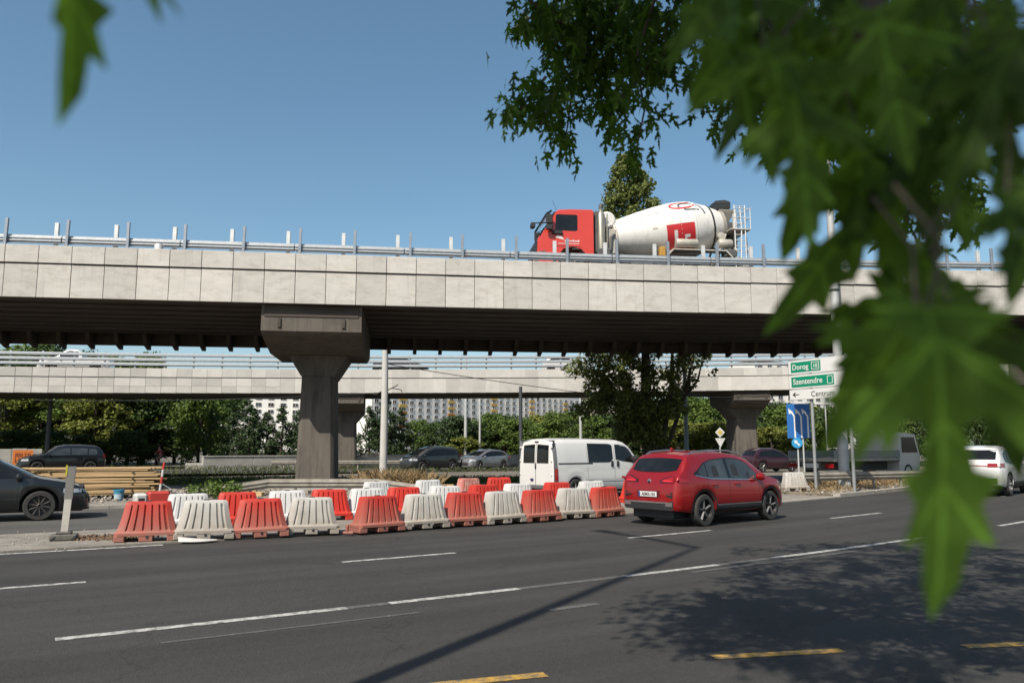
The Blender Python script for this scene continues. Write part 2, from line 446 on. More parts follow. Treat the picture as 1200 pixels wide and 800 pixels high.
mu = MB().cbox(.009, PW - .009, -.05, .12, 8.03, 8.66, .008).mesh('panel', conc)
ml = MB().cbox(.009, PW - .009, 0, .12, 6.81, 7.985, .008).mesh('panel', conc)
for k in range(-40, 42):
    s = -.32 + k * PW
    for me in (mu, ml):
        o = link('panel', me, br1, AX * s + Vector((0, random.uniform(-.004, .004), rise(s))), RZ1)
for k in range(-34, 36):
    s = k * 1.25 + .3
    mb = MB(); M = Matrix.Translation(B1(s, 0, 0)) @ Matrix.Rotation(RZ1, 4, 'Z')
    mb.prism([(9.3, 6.88), (9.5, 6.4), (10.2, 6.2), (10.2, 6.88)], -.09, .09, 'x', M=M)
    b1('bracket', mb, concs)
def oct_ring(s, t0, t1, hw, ch, z, notch=.07):
    pts = [(-hw + ch, t0), (hw - ch, t0), (hw, t0 + ch), (hw, t0 + .75), (hw - notch, t0 + .8), (hw - notch, t0 + .98), (hw, t0 + 1.03), (hw, t1 - ch), (hw - ch, t1),
           (-hw + ch, t1), (-hw, t1 - ch), (-hw, t0 + 1.03), (-hw + notch, t0 + .98), (-hw + notch, t0 + .8), (-hw, t0 + .75), (-hw, t0 + ch)]
    return [Vector((s + a, b, z)) for a, b in pts]
def pier(parent, loc, rz, zcap0, zcap1, tlen, hw=.62, caphw=1.8, t0=3.0, t1=5.6, lift=0):
    p = bpy.data.objects.new('pier', None); C.objects.link(p); p.parent = parent; p.location = loc; p.rotation_euler = (0, 0, rz)
    zc = zcap0 - .45
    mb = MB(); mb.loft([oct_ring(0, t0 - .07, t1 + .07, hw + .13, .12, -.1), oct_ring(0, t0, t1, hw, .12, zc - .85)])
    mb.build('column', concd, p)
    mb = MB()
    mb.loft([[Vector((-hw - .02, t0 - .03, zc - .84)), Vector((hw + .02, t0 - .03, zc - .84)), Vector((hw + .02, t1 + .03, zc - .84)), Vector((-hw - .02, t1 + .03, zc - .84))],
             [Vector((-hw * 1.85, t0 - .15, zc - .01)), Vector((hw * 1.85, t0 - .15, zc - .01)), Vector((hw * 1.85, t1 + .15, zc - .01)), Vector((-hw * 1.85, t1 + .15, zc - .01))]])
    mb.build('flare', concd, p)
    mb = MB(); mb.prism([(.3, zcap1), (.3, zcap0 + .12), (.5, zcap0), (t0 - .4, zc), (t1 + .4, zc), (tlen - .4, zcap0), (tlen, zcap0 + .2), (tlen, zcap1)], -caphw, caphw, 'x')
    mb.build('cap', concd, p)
    mb = MB()
    for q in (-1.15, 1.15): mb.cbox(q - .06, q + .06, .24, .3, zcap0 + .25, zcap0 + .6, .01)
    mb.cbox(-caphw + .1, caphw - .1, .27, .31, zcap1 - .52, zcap1 - .05, .02)
    mb.build('drain_box', concs, p)
    return p
for s in (-7.38, -36, 27):
    pier(br1, AX * s + Vector((0, 0, rise(s))), RZ1, 5.72, 6.87, 9.0)

# guard rail and fence posts on the near overpass
def wprof(t, z, sgn=1):
    o = [(0, 0), (0, .05), (-.055, .08), (-.055, .12), (0, .145), (0, .165), (-.055, .19), (-.055, .23), (0, .26), (0, .31)]
    return [(t + a * sgn, z + b) for a, b in o] + [(t + (a + .012) * sgn, z + b) for a, b in reversed(o)]
gr1 = thing('guard_rail', 'white corrugated steel guard rail along the edge of the near overpass', 'guard rail', O1)
for k in range(-11, 13):
    mb = MB(); mb.loft([[B1(s, t, z) - O1 for t, z in wprof(.52, 8.85)] for s in (k * 4.06 + .02, k * 4.06 + 4.04)])
    mb.build('rail', steel, gr1)
pm = MB().cbox(-.07, .07, .60, .72, 8.42, 9.66, .008).cbox(-.055, .055, .53, .60, 8.88, 9.12, .006).mesh('post', steelp)
sm_ = MB().cbox(.05, .34, .58, .64, 8.90, 9.12, .01).mesh('spacer', mat('dark_spacer', (.28, .31, .33), .5, .4))
fm = MB().cbox(-.05, .05, -.05, .05, 0, 1.28, .006).mesh('fence_post', steeld)
for k in range(-15, 18):
    s = -.25 + k * 2.03
    link('post', pm, gr1, AX * s + Vector((0, 0, rise(s))), RZ1); link('spacer', sm_, gr1, AX * s + Vector((0, 0, rise(s))), RZ1)
    o = link('fence_post', fm, None, B1(s + .45 + random.uniform(-.04, .04), .42, 8.44), RZ1)
    o.rotation_euler = (random.uniform(-.015, .015), random.uniform(-.015, .02), RZ1)
    tag(o, 'bare dark steel fence post standing on the near overpass edge beside a guard rail post', 'post', 'bare fence posts along the near overpass')
tag(MB().tube([(0, 0, 0), (.02, 0, .35), (.06, 0, .55)], .012, 6).build('bent_rod', mat('rust_rod', (.2, .1, .06), .8)), 'thin rusty bent rod sticking up from the near overpass edge', 'rod')
bpy.data.objects['bent_rod'].location = B1(-1.75, .4, 8.45)
tag(MB().lathe([(.13, 0), (.15, .02), (.15, .2), (.13, .24), (0.02, .25)], 14).build('white_canister', steelp, smooth=40), 'small white canister on the near overpass edge beside a guard rail post', 'canister')
bpy.data.objects['white_canister'].location = B1(-12.85, .25, 8.66)

# ------------------------------------------------------------------ far overpass
def C2(x): return Vector((x, 64 + .1 * x - .0025 * x * x, 0))
def T2(x): return Vector((1, .1 - .005 * x, 0)).normalized()
def N2(x): t = T2(x); return Vector((-t.y, t.x, 0))
def Z2(x): return 7.9 + .013 * x
def B2(x, t, dz): return C2(x) + N2(x) * t + Vector((0, 0, Z2(x) + dz))
O2 = Vector((0, 64, 0))
br2 = thing('overpass_bridge', 'far concrete overpass with narrow pale panels, seen beneath the near overpass', 'bridge', O2)
def strip2(t0, t1, z0, z1, x0=-52, x1=46, n=40):
    mb = MB(); mb.loft([[B2(x, t0, z0) - O2, B2(x, t1, z0) - O2, B2(x, t1, z1) - O2, B2(x, t0, z1) - O2] for x in [x0 + (x1 - x0) * i / n for i in range(n + 1)]]); return mb
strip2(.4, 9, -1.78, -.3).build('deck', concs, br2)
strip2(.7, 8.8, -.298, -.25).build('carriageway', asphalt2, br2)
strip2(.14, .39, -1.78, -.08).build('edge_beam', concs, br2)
conc2 = mat('far_panel_concrete', (.55, .525, .48), .8, var=.1, scale=1.3, rnd=.15)
u2 = MB().cbox(.008, 1.072, -.05, .12, -.66, 0, .006).mesh('panel', conc2)
l2 = MB().cbox(.008, 1.072, 0, .12, -1.85, -.70, .006).mesh('panel', conc2)
l2a = MB().cbox(.008, 1.072, 0, .12, -1.34, -.70, .006).mesh('panel', conc2)
l2b = MB().cbox(.008, 1.072, 0, .12, -1.85, -1.352, .006).mesh('panel', conc2)
for k in range(-44, 38):
    x = k * 1.08
    x0 = x
    t = T2(x); rz = math.atan2(t.y, t.x)
    for me in ([u2, l2] if x > -19 else [u2, l2a, l2b]):
        link('panel', me, br2, B2(x * .975, 0, 0) - O2, rz)
for x in (-13.1, 19.7, -42):
    t = T2(x)
    pier(br2, C2(x) - O2 + Vector((0, 0, 0)), math.atan2(t.y, t.x), 5.15 + .013 * x, 6.1 + .013 * x, 8.4, .85, 1.5, 2.2, 5.4)
gr2 = thing('guard_rail', 'three-bar galvanised steel railing along the edge of the far overpass', 'guard rail', O2)
for z in (.20, .56, .92):
    mb = MB(); mb.loft([[B2(x, .5, z) - O2, B2(x, .44, z + .06) - O2, B2(x, .44, z + .19) - O2, B2(x, .5, z + .25) - O2, B2(x, .53, z + .12) - O2] for x in [-50 + 2.4 * i for i in range(40)]]); mb.build('rail', steel, gr2)
rp = MB().cbox(-.06, .06, .54, .66, -.3, 1.26, .008).cbox(.05, .3, .55, .6, .24, .38, .005).cbox(.05, .3, .55, .6, .6, .74, .005).cbox(.05, .3, .55, .6, .96, 1.1, .005).mesh('post', steel)
for k in range(-24, 22):
    x = k * 2.02; t = T2(x); link('post', rp, gr2, B2(x, 0, 0) - O2, math.atan2(t.y, t.x))

# ------------------------------------------------------------------ parapet wall and hills
parm = mat('parapet_concrete', (.42, .40, .36), .9, var=.2, scale=1.2, bump=.2)
def wall(name, label, pts, h, w=.3, m=parm, cat='wall', cap=True, panel=3.0):
    o0 = Vector(pts[0]); t = thing(name, label, cat, o0)
    for a, b in zip(pts, pts[1:]):
        a = Vector(a); b = Vector(b); d = b - a; L_ = d.length; rz = math.atan2(d.y, d.x); n_ = max(1, int(L_ / panel))
        for i in range(n_):
            M = Matrix.Translation(a - o0) @ Matrix.Rotation(rz, 4, 'Z')
            MB().cbox(i * L_ / n_ + .01, (i + 1) * L_ / n_ - .01, -w / 2, w / 2, -.2, h + random.uniform(-.02, .02), .02, M=M).build('wall_panel', m, t)
            if cap: MB().cbox(i * L_ / n_ + .01, (i + 1) * L_ / n_ - .01, -w / 2 - .05, w / 2 + .05, h + .021, h + .1, .015, M=M).build('coping', m, t)
    return t
wall('parapet_wall', 'low pale concrete parapet wall behind the back road, in front of the trees', [(-22.5, 58.5, 0), (-14, 66, 0), (-2, 69.5, 0), (2.6, 72, 0)], .95)
hillm = leafmat('hill_wood', (.05, .075, .03), .1, (.05, .07, .02), .8, .4)
mb = MB(); n = 90
rows = []
for j in range(12):
    a = j / 11
    rows.append([Vector((-500 + 1500 * i / n, 900 + 420 * a, -4 + 105 * math.sin(a * 1.5) * (.35 + .65 * max(0, noise.noise((i * .06, 3.1, 0)) + .55) * min(1, max(0, (i - 22) / 25))) + 5 * noise.noise((i * .5, j * .7, 2)))) for i in range(n + 1)])
mb.loft(rows, caps=False, closed=False)
tag(mb.build('hill', mat('hill_green', (.075, .095, .055), .95, var=.5, scale=.03, bump=1, bscale=.08), smooth=60), kind='structure')

# ------------------------------------------------------------------ apartment blocks
facade = mat('white_render', (.86, .84, .79), .85, var=.06, scale=.2)
facade2 = mat('cream_render', (.55, .50, .42), .85, var=.08, scale=.2)
pane = mat('window_pane', (.035, .045, .055), .12, var=.5, scale=.5, rnd=.6)
wframe = mat('window_frame', (.5, .48, .45), .7, rnd=.35)
stripe_y = mat('yellow_render', (.62, .40, .09), .85); stripe_o = mat('orange_render', (.58, .24, .04), .85)
def block(name, label, p0, p1, depth, H, rows_, ncols, first=0, fac=facade, stripes=(), ww=.42, wh=1.35):
    p0 = Vector(p0); p1 = Vector(p1); d = p1 - p0; L_ = d.length; rz = math.atan2(d.y, d.x)
    t = thing(name, label, 'building', p0, rz)
    MB().box(0, L_, .25, depth, -3, H).build('wall', fac, t)
    MB().cbox(-.4, L_ + .4, -.2, depth + .4, H + .01, H + .7, .1).build('roof', concd, t)
    cw = L_ / ncols; sh = 2.85
    wm = MB().box(-cw * ww / 2, cw * ww / 2, .12, .2, 0, wh).mesh('pane', pane)
    fmz = MB()
    for a, b, c_, e in ((-cw * ww / 2 - .12, -cw * ww / 2, -.1, wh + .1), (cw * ww / 2, cw * ww / 2 + .12, -.1, wh + .1), (-cw * ww / 2, cw * ww / 2, -.1, 0), (-cw * ww / 2, cw * ww / 2, wh, wh + .1), (-.05, .05, 0, wh)):
        fmz.box(a, b, .0, .24, c_, e)
    fm_ = fmz.mesh('window', wframe)
    bal = MB().box(-cw * .46, cw * .46, -.05, .24, -1.25, -.12)
    by = bal.mesh('spandrel', stripe_y); bo = bal.mesh('spandrel', stripe_o)
    top = H - 2.3
    for r_ in range(rows_):
        z = top - (r_ + first) * sh
        if z < 1: break
        for c_ in range(ncols):
            x = (c_ + .5) * cw
            w_ = link('window', fm_, t, (x, 0, z)); link('pane', wm, w_)
            if c_ in stripes: link('spandrel', bo if (r_ > 2 and c_ < 12 and r_ % 2) else by, t, (x, 0, z))
    return t
block('apartment_block', 'long white apartment slab with yellow stairwell stripes behind the trees', (-57, 325, 0), (62, 470, 0), 13, 31, 6, 38, 1, stripes=(3, 9, 15, 21, 27, 33))
block('apartment_block', 'white apartment block with sparse windows behind the pine trees beside the near pier', (-131, 322, 0), (-80, 342, 0), 14, 27, 5, 11, 0)
block('apartment_block', 'cream apartment block behind the dark tree and white van', (42, 405, 0), (70, 420, 0), 13, 27, 5, 8, 0, facade2)
block('apartment_block', 'pale apartment block beyond the blue lane sign and the leaves', (92, 300, 0), (150, 330, 0), 14, 34, 8, 13, 0)

# ================================================================== vehicles
tyrem = mat('tyre_rubber', (.035, .034, .033), .85, var=.25, scale=8, bump=.15)
glass = mat('tinted_glass', (.010, .011, .012), .04, var=.5, scale=2, spec=.4)
glass_l = mat('clear_glass', (.05, .06, .065), .05, var=.5, scale=2.0, spec=.5)
blackp = mat('black_plastic', (.022, .022, .023), .55, var=.2)
blackg = mat('gloss_black', (.012, .012, .013), .15)
chrome = mat('bright_trim', (.62, .62, .62), .22, .9)
alloy = mat('alloy_wheel', (.40, .40, .40), .5, .5)
alloyd = mat('dark_alloy', (.05, .05, .052), .35, .6)
redlens = mat('red_lens', (.30, .006, .008), .12, coat=.6)
clearlens = mat('clear_lens', (.5, .52, .54), .1, coat=.6)
amber = mat('amber_lens', (.6, .2, .02), .2)
platem = mat('number_plate', (.68, .68, .66), .5); platetext = mat('plate_ink', (.02, .02, .02), .6); euro = mat('plate_blue', (.02, .07, .3), .5)
def paint(name, col, metal=.3): return mat(name, col, .32, metal, var=.04, scale=20, coat=.8)

def wheel_meshes(rad, width, spokes, rimmat, hubmat):
    w = width / 2; rr = rad * .70
    RX = Matrix.Rotation(math.pi / 2, 4, 'X')
    ty = MB().lathe([(rr, -w), (rad * .93, -w), (rad * .985, -w * .8), (rad, -w * .55), (rad, w * .55), (rad * .985, w * .8), (rad * .93, w), (rr, w), (rr * .98, w * .6), (rr * .98, -w * .6), (rr, -w)], 32, RX, caps=False).mesh('tyre', tyrem, 40)
    mb = MB()
    mb.lathe([(rr * .99, w * .95), (rr * .95, w * 1.0), (rr * .90, w * .9), (rr * .86, w * .2), (rr * .3, w * .1), (0.001, w * .1)], 32, RX, 1, caps=False)
    mb.lathe([(rr * .99, -w * .95), (rr * .9, -w * .2), (.001, -w * .1)], 20, RX, 1, caps=False)
    mb.lathe([(rr * .24, w * .1), (rr * .24, w * .75), (rr * .18, w * .85), (.001, w * .86)], 14, RX, 0, caps=False)
    mb.lathe([(rr * .995, w * .93), (rr * .97, w * 1.02), (rr * .92, w * .93)], 32, RX, 0, caps=False)
    n, twin = spokes
    for k in range(n):
        for q in ((-.16, .16) if twin else (0,)):
            a = 2 * math.pi * k / n + math.pi / 2
            M = Matrix.Rotation(a + q * .5, 4, 'Y')
            b0 = rr * (.045 if n > 6 else .07); b1_ = rr * (.055 if n > 6 else .095)
            vs = [(rr * .15, -w * .55, -b0), (rr * .15, -w * .80, 0), (rr * .15, -w * .55, b0), (rr * .94, -w * .6, -b1_ + q * rr * .35), (rr * .94, -w * .92, q * rr * .35), (rr * .94, -w * .6, b1_ + q * rr * .35)]
            mb.add([M @ Vector(v) for v in vs], [(0, 1, 4, 3), (1, 2, 5, 4), (2, 0, 3, 5), (0, 2, 1), (3, 4, 5)], 0)
            
    # spokes sit on the -y (outer) face for the right-hand wheel: flip rim profile likewise
    rim = mb
    rim.v = [(x, (-y if i < 32 * 6 + 20 * 3 + 14 * 4 + 32 * 3 else y), z) for i, (x, y, z) in enumerate(rim.v)]
    rim = rim.mesh('rim', [rimmat, hubmat], 35)
    return ty, rim

def car(name, label, cat, loc, rz, body, prof, plan, belt, sill, wheels, rad, wins, tumble=.33, group=None, spokes=(5, True), rimm=None, hub=None, detail=None, arch=.055, crown=.035, lw=1.0, belty=.965):
    """body lofted from a side profile and a plan outline; everything else laid on its surface"""
    t = thing(name, label, cat, loc, rz, group)
    L_ = prof[-1][0]; xo = L_ / 2
    xs = set()
    for a, b in zip(prof, prof[1:]):
        k = max(1, int((b[0] - a[0]) / .07) + (1 if b[0] > a[0] else 0))
        for i in range(k + 1): xs.add(round(a[0] + (b[0] - a[0]) * i / k, 4))
    ra = rad + arch
    for xc in wheels:
        for i in range(25): xs.add(round(xc - ra * math.cos(math.pi * i / 24), 4))
        xs.add(round(xc - ra - .004, 4)); xs.add(round(xc + ra + .004, 4))
    xs = sorted(x for x in xs if 0 <= x <= L_)
    hw = max(w for _, w in plan)
    def zl(x):
        z = lerp(sill, x)
        for xc in wheels:
            if abs(x - xc) < ra: z = max(z, rad + math.sqrt(max(0, ra * ra - (x - xc) ** 2)))
        return z
    rings = []
    for x in xs:
        w = lerp(plan, x); zt = lerp(prof, x); zb = min(lerp(belt, x), zt - .07); z0 = min(zl(x), zb - .03); H = zt - zb
        wb = w * belty; tw = tumble * H
        half = [(w * .93, z0), (w * .985, z0 + .10 * (zb - z0)), (w, z0 + .42 * (zb - z0)), (w * .992, z0 + .70 * (zb - z0)), (w * .985, z0 + .82 * (zb - z0)), (wb, zb), (wb - tw * .45, zb + .45 * H), (wb - tw * .82, zb + .80 * H), (wb - tw - .03, zb + .93 * H),
                (wb - tw - .11, zb + .985 * H), ((wb - tw) * .5, zt + crown * .65), (0, zt + crown)]
        rings.append([Vector((x - xo, -y, z)) for y, z in half] + [Vector((x - xo, y, z)) for y, z in reversed(half[:-1])])
    mb = MB(); mb.loft(rings, 0, caps=False, closed=False)
    nn = len(rings[0])
    mb.f.append(tuple(range(nn))); mb.m.append(0)
    mb.f.append(tuple(range(len(mb.v) - 1, len(mb.v) - nn - 1, -1))); mb.m.append(0)
    # belly
    bo = mb.build('body', body, t, 38)
    bvh = BVHTree.FromPolygons([Vector(v) for v in mb.v], mb.f)
    def hit(o, d):
        h = bvh.ray_cast(Vector(o), Vector(d)); return (h[0], h[1]) if h[0] else (None, None)
    def patch(nm, mode, cols, m, off=.006, sgn=-1, k=4, parent=None, sm=50):
        """cols: (a, b0, b1). side: a=x b=z;  rear/front: a=y b=z;  top: a=x b=y"""
        g_ = []
        for a, b0, b1_ in cols:
            col = []
            for i in range(k + 1):
                b = b0 + (b1_ - b0) * i / k
                if mode == 'side': p, n_ = hit((a - xo, sgn * 4, b), (0, -sgn, 0)); q = Vector((a - xo, sgn * hw * .9, b)); dn = Vector((0, sgn, 0))
                elif mode == 'rear': p, n_ = hit((-xo - 3, a, b), (1, 0, 0)); q = Vector((-xo + .1, a, b)); dn = Vector((-1, 0, 0))
                elif mode == 'front': p, n_ = hit((xo + 3, a, b), (-1, 0, 0)); q = Vector((xo - .1, a, b)); dn = Vector((1, 0, 0))
                else: p, n_ = hit((a - xo, b, 5), (0, 0, -1)); q = Vector((a - xo, b, 1)); dn = Vector((0, 0, 1))
                if p is None: p = q; n_ = dn
                if n_.dot(dn) < 0: n_ = -n_
                col.append(p + (n_ * .6 + dn * .4) * off)
            g_.append(col)
        pm_ = MB(); pm_.loft(g_, caps=False, closed=False)
        return pm_.build(nm, m, parent or t, sm)
    def both(nm, cols, m, off=.006, k=4, parent=None):
        for sg in (-1, 1): patch(nm, 'side', cols, m, off, sg, k, parent)
    wm_ = wheel_meshes(rad, .21 * lw, spokes, rimm or alloy, hub or alloyd)
    for xc in wheels:
        for sg in (-1, 1):
            w_ = bpy.data.objects.new('wheel', None); C.objects.link(w_); w_.parent = t
            w_.location = (xc - xo, sg * (lerp(plan, xc) - .115 * lw), rad); w_.rotation_euler = (0, random.uniform(0, 6), 0 if sg < 0 else math.pi)
            link('tyre', wm_[0], w_); link('rim', wm_[1], w_)
            # wheel-arch liner
            lm = MB(); yy = lerp(plan, xc)
            lm.loft([[Vector((xc - xo - (ra - .004) * math.cos(math.pi * i / 16), sg * y_, rad + (ra - .004) * math.sin(math.pi * i / 16) - .02)) for i in range(17)] for y_ in (yy * .93, yy - .36)], caps=False, closed=False)
            lm.build('arch_liner', blackp, t)
    un = MB(); un.cbox(.12 - xo, L_ - .12 - xo, -hw + .33, hw - .33, .17, .75, .03)
    un.cbox(wheels[0] + ra - xo, wheels[1] - ra - xo, -hw * .92, hw * .92, lerp(sill, L_ / 2) - .02, .6, .03)
    un.build('underbody', blackp, t)
    for w in wins:
        nm, mode, cols = w[0], w[1], w[2]; m = w[3]; off = w[4] if len(w) > 4 else .006
        if mode == 'side': both(nm, cols, m, off)
        else: patch(nm, mode, cols, m, off)
    if detail: detail(t, patch, both, hit, xo, hw, ra, rad, wheels)
    return t
def C3(x0, x1, bot, top, n=10):
    """columns between two curves given as point lists"""
    return [(x, lerp(bot, x), max(lerp(bot, x) + .002, lerp(top, x))) for x in [x0 + (x1 - x0) * i / n for i in range(n + 1)]]
def seam(both, xs_, w=.009):
    for x, z0, z1 in xs_: both('door_seam', [(x - w / 2, z0, z1), (x + w / 2, z0, z1)], blackp, .0015, 8)
def handles(t, xs_, z, y, m, xo):
    for x in xs_:
        for sg in (-1, 1): MB().cbox(x - xo - .1, x - xo + .1, sg * y - .022, sg * y + .022, z - .018, z + .018, .012).build('door_handle', m, t, 30)
def mirrors(t, x, z, y, m, xo, s=1.0):
    for sg in (-1, 1):
        mb = MB(); M = Matrix.Translation((x - xo, sg * (y + .11 * s), z))
        mb.lathe([(.02, -.13), (.075, -.11), (.09, 0), (.085, .1), (.03, .13)], 12, M @ Matrix.Rotation(math.pi / 2, 4, 'X') @ Matrix.Scale(.8 * s, 4) @ Matrix.Scale(1.2, 4, (0, 1, 0)))
        mb.cbox(x - xo - .03, x - xo + .05, min(sg * y * .96, sg * (y + .05)), max(sg * y * .96, sg * (y + .05)), z - .07, z - .02, .01)
        mb.build('mirror', m, t, 50)
def plate(t, x, z, ydir, txt='AEMZ-103', back=True):
    o = MB().cbox(-.26, .26, -.006, .006, -.056, .056, .003).build('number_plate', platem, t)
    o.location = (x, 0, z); o.rotation_euler = (0, 0, -math.pi / 2 if back else math.pi / 2)
    if txt:
        me = textmesh(txt, .088, 'CENTER', .001, .002); me.materials.append(platetext)
        l = link('lettering', me, o, (.025, -.009, -.031)); l.rotation_euler = (math.pi / 2, 0, 0)
        MB().box(-.256, -.215, -.0085, -.007, -.052, .052).build('blue_band', euro, o)
    return o

# ---- red compact SUV
red = paint('red_metallic', (.36, .006, .008), .42)
def red_detail(t, patch, both, hit, xo, hw, ra, rad, wheels):
    for xc in wheels:
        for sg in (-1, 1):
            ringp = []
            for q in (ra - .004, ra + .065):
                row = []
                for i in range(25):
                    a = math.pi * i / 24; x = xc - q * math.cos(a); z = rad + q * math.sin(a)
                    p, n_ = hit((x - xo, sg * 4, z), (0, -sg, 0))
                    row.append((p if p else Vector((x - xo, sg * hw * .95, z))) + Vector((0, sg * .012, 0)))
                ringp.append(row)
            mb = MB(); mb.loft(ringp, caps=False, closed=False); mb.build('arch_cladding', blackp, t, 50)
    both('sill_cladding', C3(1.27, 3.05, [(0, .285)], [(0, .44)]), blackp, .014)
    both('sill_trim', C3(1.3, 3.02, [(0, .435)], [(0, .462)]), chrome, .018)
    patch('bumper_cladding', 'rear', [(y, .36, .50 + .05 * (abs(y) > .6)) for y in [-.70 + .07 * i for i in range(21)]], blackp, .012)
    patch('bumper_trim', 'rear', [(y, .50, .535) for y in [-.55 + .05 * i for i in range(23)]], chrome, .02)
    for sg in (-1, 1):
        patch('exhaust_trim', 'rear', [(sg * y, .44, .53) for y in (.5, .56, .62, .66, .69)], chrome, .026)
        patch('fog_vent', 'rear', [(sg * (.50 + .045 * i), .66 - .012 * i, .69 + .014 * i) for i in range(5)], blackg, .008)
        patch('reflector', 'rear', [(sg * (.52 + .035 * i), .685, .70) for i in range(5)], redlens, .012)
        tl = patch('taillight', 'rear', [(sg * (.36 + .055 * i), .955 - .002 * i, .99 + .018 * min(i, 4)) for i in range(7)], redlens, .016)
        patch('light_bezel', 'rear', [(sg * (.32 + .06 * i), .94, 1.0 + .02 * min(i, 4)) for i in range(7)], blackg, .010, parent=tl)
        patch('light_strip', 'rear', [(sg * (.42 + .045 * i), .972, .990) for i in range(6)], mat('red_bright_lens', (.75, .03, .03), .15, coat=.5), .02, parent=tl)
        patch('taillight', 'side', [(.05 + .05 * i, .955, 1.06 - .012 * i) for i in range(7)], redlens, .012, sg)
        patch('headlight', 'side', [(3.98 + .04 * i, .80 - .01 * i, .88 - .012 * i) for i in range(6)], clearlens, .012, sg)
        MB().tube([(.66 - xo, sg * .60, 1.54), (.8 - xo, sg * .61, 1.60), (1.4 - xo, sg * .62, 1.64), (2.1 - xo, sg * .62, 1.63), (2.5 - xo, sg * .62, 1.57), (2.66 - xo, sg * .62, 1.50)], .018, 8).build('roof_rail', chrome, t, 50)
    plate(t, -xo - .022, .69, -1)
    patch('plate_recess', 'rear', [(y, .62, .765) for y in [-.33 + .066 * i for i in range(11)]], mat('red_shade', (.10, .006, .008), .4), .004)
    em = MB().lathe([(.062, 0), (.062, .012), (.045, .018), (.001, .02)], 20, Matrix.Rotation(-math.pi / 2, 4, 'Y')); em.v = [(a - xo - .0 + .055, b, c + .95) for a, b, c in em.v]; em.build('emblem', chrome, t, 30)
    em = MB(); em.box(-.05, -.042, -.035, -.018, -.035, .03); em.box(-.05, -.042, .006, .022, -.035, .03); em.box(-.05, -.042, -.018, .006, -.008, .012)
    em.v = [(a - xo + .055 + .02, b, c + .95) for a, b, c in em.v]; em.build('emblem_mark', blackg, t)
    for y0, txt in ((.56, 'ZS'),):
        me = textmesh(txt, .05, 'CENTER', .002); me.materials.append(chrome)
        l = link('badge', me, t, (-xo + .03, y0, .87)); l.rotation_euler = (math.pi / 2, 0, -math.pi / 2)
    MB().tube([(-xo + .22, 0, 1.17), (-xo + .20, .2, 1.185), (-xo + .21, .36, 1.2)], .012, 6).build('rear_wiper', blackp, t)
    MB().prism([(.62 - xo + .2, 1.62), (.62 - xo + .36, 1.62), (.62 - xo + .22, 1.70)], -.025, .025, 'y').build('antenna_fin', red, t)
    for x0, x1, z1 in ((1.22, 1.44, 1.30), (1.98, 2.22, 1.33)):
        both('headrest', [(x0, 1.07, z1 - .06), (x0 + .05, 1.06, z1), (x1 - .05, 1.06, z1 - .01), (x1, 1.06, z1 - .1)], blackp, .0095)
    both('steering_wheel', [(2.52, 1.03, 1.10), (2.58, 1.03, 1.15), (2.64, 1.03, 1.1)], blackp, .0095)
    seam(both, [(1.80, .46, 1.0), (.98, .80, 1.06), (2.98, .46, .95)])
    handles(t, (1.25, 2.1), .885, .905, red, xo); mirrors(t, 2.93, 1.03, .86, red, xo)
    MB().cbox(-xo + .25, -xo + .5, .3, .42, .28, .34, .02).build('tow_eye', chrome, t)
    patch('fuel_flap', 'side', [(.62, .84, .99), (.77, .84, .99)], red, .003, -1)
sb = [(.5, 1.13), (.62, 1.10), (1.1, 1.03), (3.1, .965)]
st = [(.5, 1.14), (.68, 1.19), (.98, 1.37), (1.3, 1.44), (1.9, 1.475), (2.3, 1.45), (2.6, 1.38), (3.05, 1.03)]
rc = car('red_suv', 'red compact SUV driving past the row of barriers, seen from behind', 'car', P(102.55, 13.35), HEAD(13.35) + R(1.0), red,
    [(0, .64), (.015, .82), (.05, .97), (.10, 1.06), (.17, 1.13), (.42, 1.43), (.52, 1.53), (.72, 1.575), (1.3, 1.605), (1.95, 1.60), (2.45, 1.545), (2.72, 1.485), (3.3, 1.115), (3.45, 1.04), (3.85, .96), (4.1, .88), (4.24, .74), (4.32, .5)],
    [(0, .70), (.04, .77), (.12, .83), (.35, .885), (.9, .91), (3.3, .91), (3.8, .88), (4.08, .80), (4.24, .68), (4.32, .52)],
    [(0, 1.0), (.5, 1.06), (1.2, 1.02), (3.2, .94), (4.32, .85)], [(0, .36), (.5, .30), (3.8, .28), (4.32, .27)], (.87, 3.455), .345,
    [('rear_window', 'rear', [(y, 1.16 + .05 * (abs(y) / .64) ** 3, 1.47 - .03 * (abs(y) / .64) ** 2) for y in [-.64 + .08 * i for i in range(17)]], glass, .007),
     ('window_surround', 'side', C3(.56, 3.06, sb, st, 24), blackg, .004),
     ('side_window', 'side', C3(.72, 1.0, [(a, b + .02) for a, b in sb], [(a, b - .03) for a, b in st], 6), glass_l, .009),
     ('side_window', 'side', C3(1.04, 1.76, [(a, b + .015) for a, b in sb], [(a, b - .025) for a, b in st], 10), glass_l, .009),
     ('side_window', 'side', C3(1.87, 2.96, [(a, b + .015) for a, b in sb], [(a, b - .025) for a, b in st], 12), glass_l, .009),
     ('window_trim', 'side', C3(.6, 3.05, [(a, b - .018) for a, b in sb], [(a, b + .004) for a, b in sb], 20), chrome, .010),
     ('windscreen', 'front', [(y, 1.14, 1.46) for y in [-.62 + .08 * i for i in range(16)]], glass, .007)], detail=red_detail, rimm=mat('gunmetal_alloy', (.16, .16, .16), .6, .3), hub=alloyd)

rc.scale = (.92, .945, .95)
